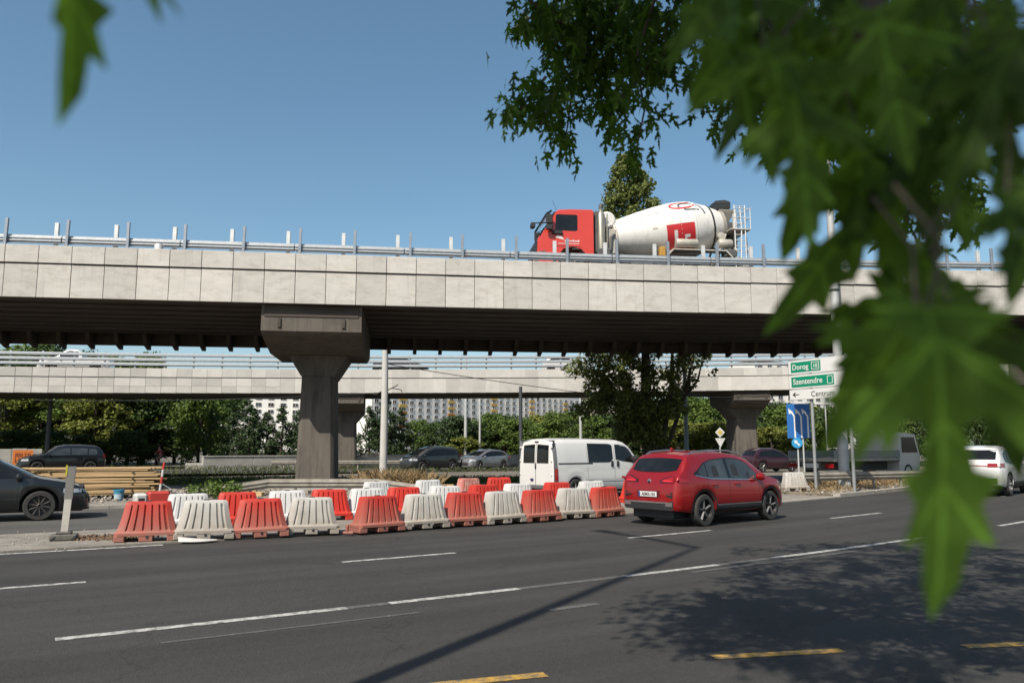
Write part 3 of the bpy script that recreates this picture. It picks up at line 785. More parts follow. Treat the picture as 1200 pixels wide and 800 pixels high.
# ---- generic helpers for the other cars
def std_detail(hl=(3.9, 4.2, .72, .82), tl=(.02, .3, .85, 1.0), bodym=None, hx=(1.3, 2.2), hz=.88, mx=2.95, mz=1.0, txt=None, seams=(1.75, 2.9)):
    def f_(t, patch, both, hit, xo, hw, ra, rad, wheels):
        for sg in (-1, 1):
            patch('headlight', 'side', [(hl[0] + (hl[1] - hl[0]) * i / 5, hl[2], hl[3] - .02 * i / 5) for i in range(6)], clearlens, .01, sg)
            patch('headlight', 'front', [(sg * (.42 + .06 * i), hl[2], hl[3]) for i in range(5)], clearlens, .01)
            patch('taillight', 'side', [(tl[0] + (tl[1] - tl[0]) * i / 5, tl[2], tl[3]) for i in range(6)], redlens, .01, sg)
            patch('taillight', 'rear', [(sg * (.45 + .06 * i), tl[2], tl[3]) for i in range(6)], redlens, .012)
        patch('grille', 'front', [(y, .35, .55) for y in [-.5 + .1 * i for i in range(11)]], blackp, .01)
        seam(both, [(x, .42, hz + .05) for x in seams]); handles(t, hx, hz, hw - .005, bodym or blackp, xo); mirrors(t, mx, mz, hw - .06, bodym or blackp, xo, .9)
        if txt is not None: plate(t, -xo - .012, .72, -1, txt)
    return f_
def wins(sb, st, x0, splits, x1, rear, front, wsy=.6, rgl=glass, sgl=glass):
    W = [('window_surround', 'side', C3(x0, x1, sb, st, 22), blackg, .004)]
    xs_ = [x0 + .05] + list(splits) + [x1 - .05]
    for a, b in zip(xs_, xs_[1:]):
        W.append(('side_window', 'side', C3(a + .03, b - .03, [(p, q + .015) for p, q in sb], [(p, q - .02) for p, q in st], 8), sgl, .009))
    W.append(('rear_window', 'rear', [(y, rear[0], rear[1]) for y in [-wsy + wsy * .125 * i for i in range(17)]], rgl, .007))
    W.append(('windscreen', 'front', [(y, front[0], front[1]) for y in [-wsy + wsy * .125 * i for i in range(17)]], glass, .007))
    return W
# ---- dark grey saloon
grey = paint('dark_grey_metallic', (.022, .023, .026), .5)
sb1 = [(.7, .99), (1.2, .965), (3.5, .93)]; st1 = [(.7, 1.0), (1.1, 1.22), (1.6, 1.33), (2.2, 1.355), (2.7, 1.30), (3.45, .955)]
car('dark_saloon', 'dark grey saloon with multi-spoke wheels on the side road beside the marker post', 'car', P(93.25, -1.35), HEAD(-1.35) + R(-1), grey,
    [(0, .62), (.02, .86), (.08, 1.0), (.25, 1.05), (.65, 1.09), (1.15, 1.34), (1.6, 1.42), (2.2, 1.435), (2.7, 1.36), (3.45, .985), (3.6, .93), (4.1, .84), (4.4, .74), (4.55, .60), (4.63, .42)],
    [(0, .66), (.06, .76), (.3, .86), (.9, .89), (3.6, .89), (4.1, .86), (4.4, .76), (4.55, .62), (4.63, .45)],
    [(0, .95), (.7, .96), (3.5, .90), (4.63, .7)], [(0, .33), (.6, .22), (4.1, .20), (4.63, .2)], (.93, 3.63), .325,
    wins(sb1, st1, .75, (1.15, 1.95), 3.42, (1.09, 1.30), (1.0, 1.33)), detail=std_detail((4.08, 4.45, .60, .70), (.03, .3, .86, .97), grey, (1.55, 2.5), .84, 3.2, .97, None, (1.97, 3.15)), spokes=(10, True), rimm=mat('pale_alloy', (.5, .47, .45), .3, .8), tumble=.36)
# ---- white delivery van
vanw = paint('van_white', (.72, .71, .68), 0.0)
def van_detail(t, patch, both, hit, xo, hw, ra, rad, wheels):
    for sg in (-1, 1):
        patch('rear_door_window', 'rear', [(sg * (.06 + .065 * i), 1.18, 1.80 - .004 * i) for i in range(10)], glass, .012)
        patch('corner_cladding', 'side', [(.03 + .03 * i, .5, 1.93) for i in range(5)], mat('grey_plastic', (.12, .125, .13), .6), .012, sg, 10)
        patch('taillight', 'side', [(.05, .62, 1.0), (.12, .62, 1.0), (.17, .62, 1.0)], redlens, .018, sg)
        patch('rear_door', 'rear', [(sg * (.02 + .08 * i), .45, 1.12) for i in range(9)], vanw, .004)
        for z in (.8, 1.25, 1.7): MB().cbox(-xo - .02, -xo + .06, sg * .80 - .03, sg * .80 + .03, z - .03, z + .03, .01).build('hinge', vanw, t)
        MB().cbox(2.62 - xo, 2.74 - xo, sg * hw - .02, sg * hw + .02, 1.04, 1.24, .02).build('door_handle', blackp, t, 40)
        MB().cbox(2.90 - xo, 3.02 - xo, sg * hw - .02, sg * hw + .02, 1.04, 1.24, .02).build('door_handle', blackp, t, 40)
        patch('headlight', 'side', [(4.2 + .05 * i, .82, 1.0 - .02 * i) for i in range(6)], clearlens, .01, sg)
    patch('rear_door', 'rear', [(-.008, .45, 1.85), (.008, .45, 1.85)], blackp, .006, k=10)
    patch('rear_bumper', 'rear', [(y, .33, .46) for y in [-.8 + .1 * i for i in range(17)]], mat('grey_plastic', (.12, .125, .13), .6), .03)
    patch('wiper_housing', 'rear', [(y, 1.86, 1.90) for y in (-.1, 0, .1)], blackp, .02)
    MB().cbox(-xo - .03, -xo + .01, -.03, .03, .98, 1.18, .015).build('door_handle', blackp, t, 40)
    both('slide_rail', C3(.2, 1.75, [(0, 1.145)], [(0, 1.185)]), blackp, .010)
    both('rub_strip', C3(1.4, 3.4, [(0, .56)], [(0, .66)]), mat('pale_strip', (.55, .54, .52), .6), .012)
    seam(both, [(1.52, .5, 1.9), (2.82, .5, 1.88), (3.75, .5, 1.2)]); mirrors(t, 3.7, 1.3, .9, blackp, xo, 1.4)
    for xc in wheels:
        for sg in (-1, 1):
            rp_ = []
            for q in (ra - .003, ra + .05):
                row = []
                for i in range(21):
                    a = math.pi * i / 20; x = xc - q * math.cos(a); z = rad + q * math.sin(a); p, n_ = hit((x - xo, sg * 4, z), (0, -sg, 0))
                    row.append((p if p else Vector((x - xo, sg * hw * .95, z))) + Vector((0, sg * .01, 0)))
                rp_.append(row)
            mb = MB(); mb.loft(rp_, caps=False, closed=False); mb.build('arch_trim', vanw, t, 50)
    MB().cbox(-xo - .06, -xo + .03, .1, .24, .60, .67, .02).build('blue_badge', mat('navy_badge', (.03, .03, .12), .4), t)
sbv = [(1.55, 1.19), (2.6, 1.19), (2.75, 1.32)]; stv = [(1.55, 1.83), (2.6, 1.82), (2.76, 1.76)]
sbf = [(2.9, 1.28), (3.2, 1.22), (3.95, 1.14)]; stf = [(2.9, 1.80), (3.3, 1.79), (3.55, 1.66), (3.95, 1.18)]
vn = car('white_van', 'white delivery van with dented side beyond the barriers, black side window', 'van', P(94.3, 18.0), HEAD(18.0) + R(-2), vanw,
    [(0, .55), (.01, 1.2), (.03, 1.7), (.07, 1.87), (.18, 1.95), (.5, 1.975), (1.6, 1.985), (3.1, 1.96), (3.4, 1.90), (3.62, 1.76), (4.1, 1.24), (4.25, 1.15), (4.55, 1.02), (4.7, .85), (4.78, .6)],
    [(0, .84), (.03, .89), (.12, .93), (.5, .95), (3.6, .95), (4.2, .90), (4.55, .78), (4.7, .66), (4.78, .5)],
    [(0, 1.1), (4.0, 1.1), (4.78, .9)], [(0, .34), (.5, .30), (4.3, .26), (4.78, .26)], (.98, 4.08 - .0), .33,
    [('cargo_window', 'side', C3(1.56, 2.74, sbv, stv, 12), glass, .008), ('window_surround', 'side', C3(2.88, 3.97, sbf, stf, 14), blackg, .004),
     ('side_window', 'side', C3(2.95, 3.88, [(a, b + .03) for a, b in sbf], [(a, b - .035) for a, b in stf], 12), glass, .009),
     ('windscreen', 'front', [(y, 1.27, 1.72) for y in [-.75 + .1 * i for i in range(16)]], glass, .007)], tumble=.13, detail=van_detail, spokes=(6, False), rimm=alloy, belty=.99)
vn.scale = (.96,) * 3
# ---- white SUV ahead in the lane
whites = paint('pearl_white', (.74, .73, .71), 0)
sb2 = [(.5, 1.16), (1.1, 1.08), (3.2, 1.02)]; st2 = [(.5, 1.18), (.7, 1.42), (1.2, 1.53), (2.0, 1.56), (2.6, 1.45), (3.2, 1.06)]
def suv_detail(t, patch, both, hit, xo, hw, ra, rad, wheels):
    std_detail((4.0, 4.3, .8, .9), (.03, .40, .97, 1.10), whites, (1.35, 2.2), .95, 3.0, 1.08, '', (1.88, 3.05))(t, patch, both, hit, xo, hw, ra, rad, wheels)
    patch('bumper_cladding', 'rear', [(y, .40, .60) for y in [-.72 + .08 * i for i in range(19)]], blackp, .012)
    patch('light_bar', 'rear', [(y, 1.0, 1.03) for y in [-.5 + .1 * i for i in range(11)]], redlens, .01)
    both('sill_cladding', C3(1.35, 3.15, [(0, .285)], [(0, .46)]), blackp, .014)
    for xc in wheels:
        for sg in (-1, 1):
            rp_ = []
            for q in (ra - .004, ra + .06):
                row = []
                for i in range(21):
                    a = math.pi * i / 20; x = xc - q * math.cos(a); z = rad + q * math.sin(a); p, n_ = hit((x - xo, sg * 4, z), (0, -sg, 0))
                    row.append((p if p else Vector((x - xo, sg * hw * .95, z))) + Vector((0, sg * .012, 0)))
                rp_.append(row)
            mb = MB(); mb.loft(rp_, caps=False, closed=False); mb.build('arch_cladding', blackp, t, 50)
car('white_suv', 'white SUV with red tail lamps driving away along the main road', 'car', P(103.25, 30.4), HEAD(30.4), whites,
    [(0, .64), (.02, .9), (.06, 1.08), (.14, 1.2), (.36, 1.52), (.5, 1.61), (.9, 1.66), (1.9, 1.67), (2.5, 1.60), (2.8, 1.52), (3.4, 1.16), (3.55, 1.09), (4.0, 1.01), (4.3, .9), (4.45, .75), (4.52, .5)],
    [(0, .74), (.05, .81), (.15, .86), (.4, .91), (1, .93), (3.5, .93), (4, .89), (4.3, .80), (4.45, .68), (4.52, .5)],
    [(0, 1.05), (.5, 1.1), (1.2, 1.06), (3.3, 1.0), (4.5, .9)], [(0, .38), (.5, .30), (4.52, .28)], (.92, 3.6), .355,
    wins(sb2, st2, .6, (1.05, 1.85), 3.15, (1.22, 1.54), (1.18, 1.5), .68), detail=suv_detail, hub=alloyd)
# ---- cars on the back road
blk = paint('black_paint', (.010, .011, .012), .2)
sb3 = [(.35, 1.02), (1.0, 1.0), (3.1, .97)]; st3 = [(.35, 1.05), (.55, 1.36), (1.2, 1.42), (2.2, 1.43), (2.5, 1.37), (3.1, 1.0)]
cb_ = BR(-1.1, .6)
car('black_estate', 'rounded black estate car on the back road above the plank stack', 'car', cb_, math.atan2(.563, .826) + math.pi + R(4), blk,
    [(0, .6), (.03, .95), (.12, 1.15), (.3, 1.42), (.5, 1.52), (1.2, 1.58), (2.1, 1.58), (2.55, 1.49), (3.15, 1.08), (3.4, 1.02), (3.9, .94), (4.2, .80), (4.33, .62), (4.4, .45)],
    [(0, .7), (.08, .8), (.4, .86), (3.3, .86), (3.9, .80), (4.2, .68), (4.4, .5)], [(0, 1.0), (3.3, .96), (4.4, .85)], [(0, .32), (.6, .26), (4.4, .24)], (.8, 3.5), .325,
    wins(sb3, st3, .4, (.95, 1.85), 3.08, (1.15, 1.42), (1.1, 1.45), sgl=glass_l), detail=std_detail((3.95, 4.2, .68, .8), (.02, .15, .85, 1.05), blk, (1.3, 2.2), .88, 2.95, 1.0, None), spokes=(5, False), rimm=chrome)
mvp = paint('dark_green_grey', (.03, .034, .034), .3)
sb4 = [(.3, 1.12), (1.0, 1.08), (3.9, 1.0)]; st4 = [(.3, 1.15), (.45, 1.45), (1.5, 1.53), (2.4, 1.52), (3.0, 1.38), (3.85, 1.02)]
o = car('dark_minivan', 'dark grey minivan on the back road behind the bush, ahead of a silver hatchback', 'car', BR(22.2, -1.2), math.atan2(.563, .826) + math.pi + R(12), mvp,
    [(0, .6), (.03, 1.0), (.15, 1.25), (.35, 1.55), (.6, 1.64), (1.6, 1.70), (2.4, 1.68), (3.0, 1.52), (3.9, 1.06), (4.2, .97), (4.5, .82), (4.65, .65), (4.72, .45)],
    [(0, .74), (.08, .84), (.4, .91), (3.6, .91), (4.2, .84), (4.55, .7), (4.72, .5)], [(0, 1.08), (3.8, .98), (4.72, .8)], [(0, .32), (.6, .26), (4.72, .24)], (.9, 3.75), .33,
    wins(sb4, st4, .35, (1.1, 2.0), 3.85, (1.25, 1.55), (1.1, 1.5)), detail=std_detail((4.2, 4.55, .7, .84), (.03, .2, .9, 1.15), mvp, (1.5, 2.5), .95, 3.6, 1.05, None), spokes=(7, False))
silv = paint('silver_metallic', (.42, .43, .44), .75)
o = car('silver_hatchback', 'silver hatchback on the back road, following a dark minivan', 'car', BR(26.9, -1.1), math.atan2(.563, .826) + math.pi + R(14), silv,
    [(0, .6), (.03, .9), (.12, 1.05), (.3, 1.2), (.55, 1.38), (.9, 1.46), (1.6, 1.51), (2.1, 1.49), (2.6, 1.37), (3.35, 1.03), (3.7, .96), (4.0, .85), (4.2, .68), (4.3, .45)],
    [(0, .7), (.08, .8), (.4, .88), (3.3, .89), (3.8, .84), (4.1, .72), (4.3, .5)], [(0, 1.0), (3.4, .92), (4.3, .75)], [(0, .32), (.6, .24), (4.3, .22)], (.8, 3.45), .32,
    wins([(.4, 1.08), (3.3, .95)], [(.4, 1.1), (.7, 1.3), (1.2, 1.4), (2.0, 1.41), (2.5, 1.32), (3.3, .98)], .5, (.95, 1.8), 3.25, (1.12, 1.36), (1.06, 1.38)), detail=std_detail((3.85, 4.12, .66, .78), (.02, .25, .85, .98), silv, (1.3, 2.1), .86, 2.95, .98, None), spokes=(7, False))
# ---- vehicles on the far overpass
def on2(x, t): p = B2(x, t, -.25); q = T2(x); return p, math.atan2(q.y, q.x)
p_, a_ = on2(-32.6, 2.4)
sbp = [(2.2, 1.1), (3.6, 1.05)]; stp = [(2.2, 1.62), (2.9, 1.66), (3.3, 1.5), (3.6, 1.1)]
def pick_detail(t, patch, both, hit, xo, hw, ra, rad, wheels):
    MB().cbox(.15 - xo, 1.95 - xo, -hw + .1, hw - .1, .9, 1.06, .02).build('load_bed', blackp, t)
    for sg in (-1, 1): patch('taillight', 'rear', [(sg * .7, .7, .95), (sg * .8, .7, .95)], redlens, .01)
    mirrors(t, 3.5, 1.15, .88, vanw, xo)
car('white_pickup', 'white pickup truck passing behind the railing of the far overpass', 'truck', p_, a_ + math.pi, vanw,
    [(0, .6), (.02, 1.0), (.1, 1.06), (1.95, 1.08), (2.05, 1.6), (2.3, 1.78), (2.9, 1.80), (3.2, 1.68), (3.75, 1.2), (4.3, 1.1), (4.8, .95), (5.0, .7), (5.05, .5)],
    [(0, .85), (.1, .9), (4.3, .9), (4.8, .8), (5.05, .6)], [(0, 1.0), (3.7, 1.05), (5.05, .9)], [(0, .4), (5.05, .35)], (1.0, 4.0), .36,
    wins(sbp, stp, 2.2, (), 3.55, (1.2, 1.6), (1.3, 1.65)), detail=pick_detail, tumble=.25)
p_, a_ = on2(-8.8, 2.4)
car('black_saloon', 'black saloon mostly hidden behind the railing of the far overpass', 'car', p_, a_, blk,
    [(0, .62), (.02, .86), (.08, 1.0), (.65, 1.07), (1.1, 1.36), (1.6, 1.46), (2.2, 1.47), (2.7, 1.38), (3.45, .985), (4.1, .84), (4.55, .60), (4.6, .42)],
    [(0, .66), (.3, .86), (3.6, .89), (4.4, .76), (4.6, .45)], [(0, .95), (3.5, .90), (4.6, .7)], [(0, .33), (.6, .24), (4.6, .2)], (.93, 3.63), .32,
    wins(sb1, st1, .75, (1.95,), 3.42, (1.09, 1.30), (1.0, 1.33)), tumble=.36)
p_, a_ = on2(4.6, 2.2)
car('white_car', 'small white car half hidden behind the far overpass railing beside the dark tree', 'car', p_, a_, whites,
    [(0, .62), (.03, .9), (.2, 1.1), (.5, 1.38), (1.0, 1.45), (1.8, 1.46), (2.3, 1.38), (3.0, 1.0), (3.6, .85), (3.85, .6), (3.9, .42)],
    [(0, .66), (.3, .82), (3.2, .83), (3.7, .7), (3.9, .45)], [(0, .95), (3.0, .90), (3.9, .7)], [(0, .33), (.6, .24), (3.9, .2)], (.7, 3.1), .3,
    wins([(.4, 1.02), (2.9, .93)], [(.4, 1.04), (.8, 1.32), (1.8, 1.38), (2.2, 1.3), (2.9, .96)], .45, (1.5,), 2.85, (1.08, 1.3), (1.0, 1.35)), tumble=.3)
# ---- cars behind the red SUV and right pier
o = car('dark_red_car', 'dark car parked under the far pier beside the flatbed truck', 'car', (17.9, 56, 0), R(25), paint('maroon', (.05, .012, .02), .3),
    [(0, .62), (.03, .9), (.2, 1.1), (.45, 1.45), (1.0, 1.6), (2.0, 1.6), (2.5, 1.45), (3.2, 1.05), (3.9, .9), (4.2, .6), (4.25, .42)],
    [(0, .7), (.3, .86), (3.4, .87), (4.0, .74), (4.25, .45)], [(0, 1.0), (3.2, .95), (4.25, .75)], [(0, .35), (.6, .27), (4.25, .25)], (.8, 3.4), .33,
    wins([(.4, 1.06), (3.1, .99)], [(.4, 1.08), (.8, 1.4), (1.8, 1.5), (2.4, 1.38), (3.1, 1.02)], .45, (1.6,), 3.05, (1.12, 1.42), (1.1, 1.45)), tumble=.3)

# ================================================================== concrete mixer truck on the near overpass
tred = mat('truck_red', (.66, .05, .028), .38, var=.05, coat=.5)
drumw = mat('drum_white', (.78, .765, .72), .5, var=.05, scale=1.5, second=(.45, .40, .32), sscale=1.6, slo=.55, shi=.8)
streaks(drumw, .75, .52, .75, (4, 4, .6))
tgrey = mat('truck_grey', (.09, .09, .088), .65, var=.3, scale=3)
tpale = mat('dusty_pale_metal', (.48, .45, .39), .6, .2, var=.2, scale=4)
stainl = mat('stained_steel', (.42, .39, .31), .4, .6, var=.2, scale=3, stretch=(3, 3, .5))
decal_r = mat('decal_red', (.55, .02, .025), .5); decal_g = mat('decal_grey', (.09, .10, .10), .5); decal_w = mat('decal_white', (.72, .71, .68), .5); decal_l = mat('decal_faint', (.28, .28, .29), .6)
TS = 5.95
tr = thing('concrete_mixer_truck', 'red-cabbed concrete mixer truck with white drum on the near overpass', 'truck', B1(TS, 3.2, 8.452), RZ1 + math.pi)
LX = 4.6                                                   # x = LX - distance behind the cab front
def X(d): return LX - d
cabp = [(0, .62), (-.02, 1.1), (.02, 1.85), (.1, 2.0), (.72, 3.1), (.9, 3.22), (1.4, 3.26), (2.3, 3.28), (2.38, 3.2), (2.38, .95), (2.1, .95), (2.05, 1.15), (1.85, 1.38), (1.45, 1.48), (1.05, 1.38), (.85, 1.1), (.8, .62)]
mb = MB(); rings = []
cx_, cz_ = 1.3, 1.9
for y, k in ((-1.22, .955), (-1.17, .985), (-1.08, 1.0), (1.08, 1.0), (1.17, .985), (1.22, .955)):
    rings.append([Vector((X(cx_ + (a - cx_) * k), y, cz_ + (b - cz_) * (k if b > 1.9 else 1))) for a, b in cabp])
mb.loft(rings); cab = mb.build('cab', tred, tr, 28)
def quad3(nm, pts, m, parent=None, th=.0):
    mb = MB(); mb.add(pts, [tuple(range(len(pts)))]); return mb.build(nm, m, parent or cab)
def cabside(nm, pts, y, m, parent=None):
    mb = MB(); mb.prism([(X(a), b) for a, b in pts], y - .008, y + .008, 'y'); return mb.build(nm, m, parent or cab)
for sg in (-1, 1):
    cabside('window_surround', [(.62, 2.12), (.66, 2.95), (.78, 3.02), (1.66, 3.02), (1.72, 2.96), (1.72, 2.2), (1.6, 2.14)], sg * 1.205, blackg)
    cabside('side_window', [(.72, 2.22), (.75, 2.92), (.82, 2.97), (1.62, 2.97), (1.66, 2.92), (1.66, 2.26), (1.58, 2.2)], sg * 1.214, glass)
    cabside('door_seam', [(.55, 1.5), (.57, 2.1), (.585, 2.1), (.565, 1.5)], sg * 1.205, blackp)
    cabside('door_seam', [(.56, 1.49), (1.8, 1.49), (1.8, 1.475), (.56, 1.475)], sg * 1.222, blackp)
    cabside('door_handle', [(1.42, 1.42), (1.72, 1.42), (1.72, 1.34), (1.42, 1.34)], sg * 1.225, blackp)
    cabside('roof_line', [(.72, 3.06), (2.36, 3.10), (2.36, 3.065), (.74, 3.03)], sg * 1.195, mat('truck_red_trim', (.16, .012, .01), .5))
    cabside('a_pillar', [(.06, 1.92), (.14, 1.9), (.72, 2.95), (.76, 3.1), (.66, 3.06)], sg * 1.20, blackg)
    cabside('headlight', [(.0, 1.08), (.02, 1.2), (.3, 1.28), (.34, 1.16)], sg * 1.212, clearlens)
    MB().tube([(X(.7), sg * 1.15, 2.95), (X(.45), sg * 1.38, 2.9), (X(.42), sg * 1.42, 2.2), (X(.7), sg * 1.2, 2.1)], .022, 6).build('mirror_arm', blackp, cab)
    MB().cbox(X(.58), X(.30), sg * 1.42 - .06, sg * 1.42 + .06, 2.45, 2.88, .03).build('mirror', blackp, cab, 30)
    MB().cbox(X(.58), X(.30), sg * 1.42 - .06, sg * 1.42 + .06, 2.16, 2.42, .03).build('mirror', blackp, cab, 30)
    MB().cbox(X(.62), X(.98), sg * 1.26 - .05, sg * 1.26 + .05, 2.02, 2.2, .03).build('mirror', blackp, cab, 30)
quad3('windscreen', [(X(.11) + .03, -1.08, 1.99), (X(.11) + .03, 1.08, 1.99), (X(.69) + .03, 1.04, 3.02), (X(.69) + .03, -1.04, 3.02)], glass_l)
MB().prism([(X(.62), 3.14), (X(.30), 2.78), (X(.22), 2.78), (X(.36), 3.05), (X(.60), 3.22)], -1.1, 1.1, 'y').build('sun_visor', blackg, cab)
MB().tube([(X(.45), 1.0, 2.62), (X(.05), 1.15, 2.55), (X(-.18), 1.2, 2.5), (X(-.2), 1.2, 2.3)], .03, 6).build('mirror_arm', blackp, cab)
MB().cbox(X(-.12), X(-.30), 1.02, 1.34, 2.28, 2.52, .03).build('mirror', blackp, cab, 30)
MB().cbox(X(.02), X(-.05), -1.05, 1.05, 1.1, 1.75, .02).build('grille', blackp, cab)
MB().cbox(X(.7), X(-.06), -1.2, 1.2, .35, .85, .05).build('bumper', tgrey, tr, 30)
MB().tube([(X(1.0), .5, 3.25), (X(.75), .5, 3.85)], .008, 5).build('aerial', blackp, cab)
MB().cbox(X(.85), X(1.0), .45, .55, 3.23, 3.32, .02).build('aerial_base', blackp, cab)
# white door decal: a swoosh and two rows of small marks
mb = MB(); mb.prism([(X(.72), 1.88), (X(.85), 2.0), (X(1.0), 1.93), (X(1.1), 1.78), (X(.95), 1.82), (X(.82), 1.86)], 1.218, 1.226, 'y')
for i in range(9): mb.box(X(1.12 + i * .07 + .045), X(1.12 + i * .07), 1.218, 1.226, 1.70, 1.76 + .015 * (i % 3))
for i in range(16): mb.box(X(.85 + i * .055 + .035), X(.85 + i * .055), 1.218, 1.226, 1.59, 1.63)
mb.build('door_marks', decal_w, cab)
# chassis
mb = MB()
for y in (-.42, .42): mb.cbox(X(9.2), X(.6), y - .06, y + .06, .82, 1.1, .02)
for d in (2.5, 4.6, 5.6, 7.0, 8.6, 9.1): mb.cbox(X(d + .1), X(d), -.42, .42, .86, 1.06, .02)
mb.cbox(X(5.4), X(2.6), -1.1, -.5, .6, 1.0, .04); mb.cbox(X(5.4), X(4.0), .5, 1.1, .55, 1.05, .05)
mb.build('chassis', tgrey, tr)
twm = wheel_meshes(.52, .34, (8, False), tpale, tgrey)
for d in (1.45, 3.35, 6.2, 7.57):
    for sg in (-1, 1):
        w_ = bpy.data.objects.new('wheel', None); C.objects.link(w_); w_.parent = tr; w_.location = (X(d), -sg * 1.0, .52); w_.rotation_euler = (0, random.uniform(0, 6), 0 if sg > 0 else math.pi)
        link('tyre', twm[0], w_); link('rim', twm[1], w_)
for y0, y1 in ((.78, 1.24), (-1.24, -.78)):
    mb = MB(); mb.loft([[Vector((X(a), y, b)) for a, b in ((5.35, 1.0), (5.75, 1.42), (8.1, 1.42), (8.55, .95), (8.5, .92), (8.06, 1.37), (5.78, 1.37), (5.4, .97))] for y in (y0, y1)]); mb.build('mudguard', tpale, tr)
    mb = MB(); mb.loft([[Vector((X(3.35 + q * math.cos(a)), y, .52 + q * math.sin(a))) for q, a in [(.62, math.pi * i / 10) for i in range(11)] + [(.59, math.pi * i / 10) for i in range(10, -1, -1)]] for y in (y0, y1)]); mb.build('mudguard', tgrey, tr)
# exhaust stack and air intake behind the cab
MB().lathe([(.1, 1.2), (.17, 1.25), (.17, 2.8), (.13, 2.9), (.085, 2.96), (.085, 3.1)], 18, Matrix.Translation((X(2.72), .95, 0))).build('exhaust_stack', stainl, tr, 35)
MB().tube([(X(2.72), .95, 3.05), (X(2.72), .95, 3.18), (X(2.78), .95, 3.28)], .09, 10).build('exhaust_tip', tgrey, tr, 40)
MB().cbox(X(2.66), X(2.42), -1.05, 1.05, 1.15, 2.95, .04).build('cab_back_panel', tgrey, tr)
MB().cbox(X(3.1), X(2.52), .55, 1.15, .9, 1.35, .05).build('battery_box', tgrey, tr, 30)
MB().cbox(X(3.45), X(2.95), -.55, .75, 1.1, 2.3, .06).build('gearbox_pedestal', tpale, tr, 30)
MB().lathe([(.3, -.35), (.36, -.3), (.36, .3), (.3, .35)], 20, Matrix.Translation((X(3.12), .2, 2.75)) @ Matrix.Rotation(math.pi / 2, 4, 'X')).build('water_tank', drumw, tr, 40)
MB().tube([(X(3.0), .85, 1.3), (X(3.02), .85, 2.9)], .03, 6).build('pipe', stainl, tr)
MB().tube([(X(3.15), .8, 1.3), (X(3.2), .8, 1.9), (X(3.35), .75, 2.05)], .07, 8).build('hydraulic_hose', tgrey, tr)
# drum
A0 = Vector((X(3.4), 0, 2.06)); A1 = Vector((X(8.42), 0, 2.80)); AD = (A1 - A0).normalized(); AU = Vector((0, 0, 1)) - AD * AD.z; AU.normalize(); AS = Vector((0, 1, 0))
DP = [(0, .56), (.04, .68), (.5, .79), (1.2, .95), (2.0, 1.10), (2.65, 1.19), (2.9, 1.205), (3.35, 1.20), (3.6, 1.17), (4.2, .98), (4.75, .75), (5.0, .64)]
def dpt(d, phi, off=0.0):
    r_ = lerp(DP, d) * 1.05 + off; return A0 + AD * d + AS * (math.cos(phi) * r_) + AU * (math.sin(phi) * r_)
mb = MB(); mb.loft([[dpt(d, 2 * math.pi * k / 40) for k in range(40)] for d in [x for i in range(len(DP) - 1) for x in (DP[i][0], (DP[i][0] + DP[i + 1][0]) / 2)] + [5.0]]); drum = mb.build('drum', drumw, tr, 40)
def band(d0, d1, off, m, nm):
    mb = MB(); mb.loft([[dpt(d, 2 * math.pi * k / 40, o) for k in range(40)] for d, o in ((d0, .002), (d0, off), (d1, off), (d1, .002))], caps=False); mb.build(nm, m, drum, 40)
band(4.30, 4.38, .035, blackp, 'black_band'); band(4.27, 4.29, .02, drumw, 'rim_band'); band(4.86, 5.02, .05, tpale, 'mouth_ring'); band(2.74, 2.76, .006, tpale, 'weld_line'); band(.02, .1, .03, tpale, 'front_ring'); band(3.45, 3.465, .004, tpale, 'weld_line')
def dpatch(nm, d0, d1, p0, p1, m, off=.006, n=8, k=8, skew=0.0):
    mb = MB(); mb.loft([[dpt(d0 + (d1 - d0) * i / n, p0 + skew * i / n + (p1 - p0 - skew * i / n) * j / k, off) for j in range(k + 1)] for i in range(n + 1)], caps=False, closed=False); return mb.build(nm, m, drum, 60)
def ribbon(nm, pts, w, m, off=.008):
    """flat painted stroke on the drum; pts in (d, phi)"""
    mb = MB(); rows = []
    for i, p in enumerate(pts):
        a = pts[max(0, i - 1)]; b = pts[min(len(pts) - 1, i + 1)]; t = Vector((b[0] - a[0], (b[1] - a[1]) * 1.1)).normalized(); n_ = Vector((-t.y, t.x / 1.1)) * w / 2
        rows.append([dpt(p[0] - n_.x, p[1] - n_.y, off), dpt(p[0] + n_.x, p[1] + n_.y, off)])
    mb.loft(rows, caps=False, closed=False); return mb.build(nm, m, drum, 60)
dpatch('red_square', 2.12, 3.34, R(-62), R(2), decal_r, skew=R(9))
dpatch('white_letter', 2.42, 2.56, R(-46), R(-10), decal_w, .010); dpatch('white_letter', 2.56, 2.68, R(-46), R(-36), decal_w, .010); dpatch('white_letter', 2.86, 3.1, R(-26), R(-20), decal_w, .010); dpatch('white_letter', 2.86, 2.96, R(-48), R(-26), decal_w, .010)
def arc(cx, cy, rx, ry, a0, a1, n=14): return [(cx + rx * math.cos(R(a0 + (a1 - a0) * i / n)), cy + ry * math.sin(R(a0 + (a1 - a0) * i / n))) for i in range(n + 1)]
ribbon('red_loop', [(3.42, R(57))] + arc(2.9, R(47), .38, R(10.5), 80, 270) + [(3.3, R(37.5)), (3.45, R(40))], .085, decal_r)
ribbon('red_mark', [(3.5, R(44)), (3.56, R(44)), (3.60, R(44))], .09, decal_r)
ribbon('grey_loop', arc(3.1, R(43), .22, R(9), 200, 90) + [(3.4, R(52)), (3.72, R(50)), (3.86, R(44)), (3.93, R(34)), (3.97, R(22))], .085, decal_g)
ribbon('grey_bar', [(3.05, R(33)), (3.2, R(31)), (3.5, R(31)), (3.74, R(31))], .08, decal_g)
rs = random.Random(5)
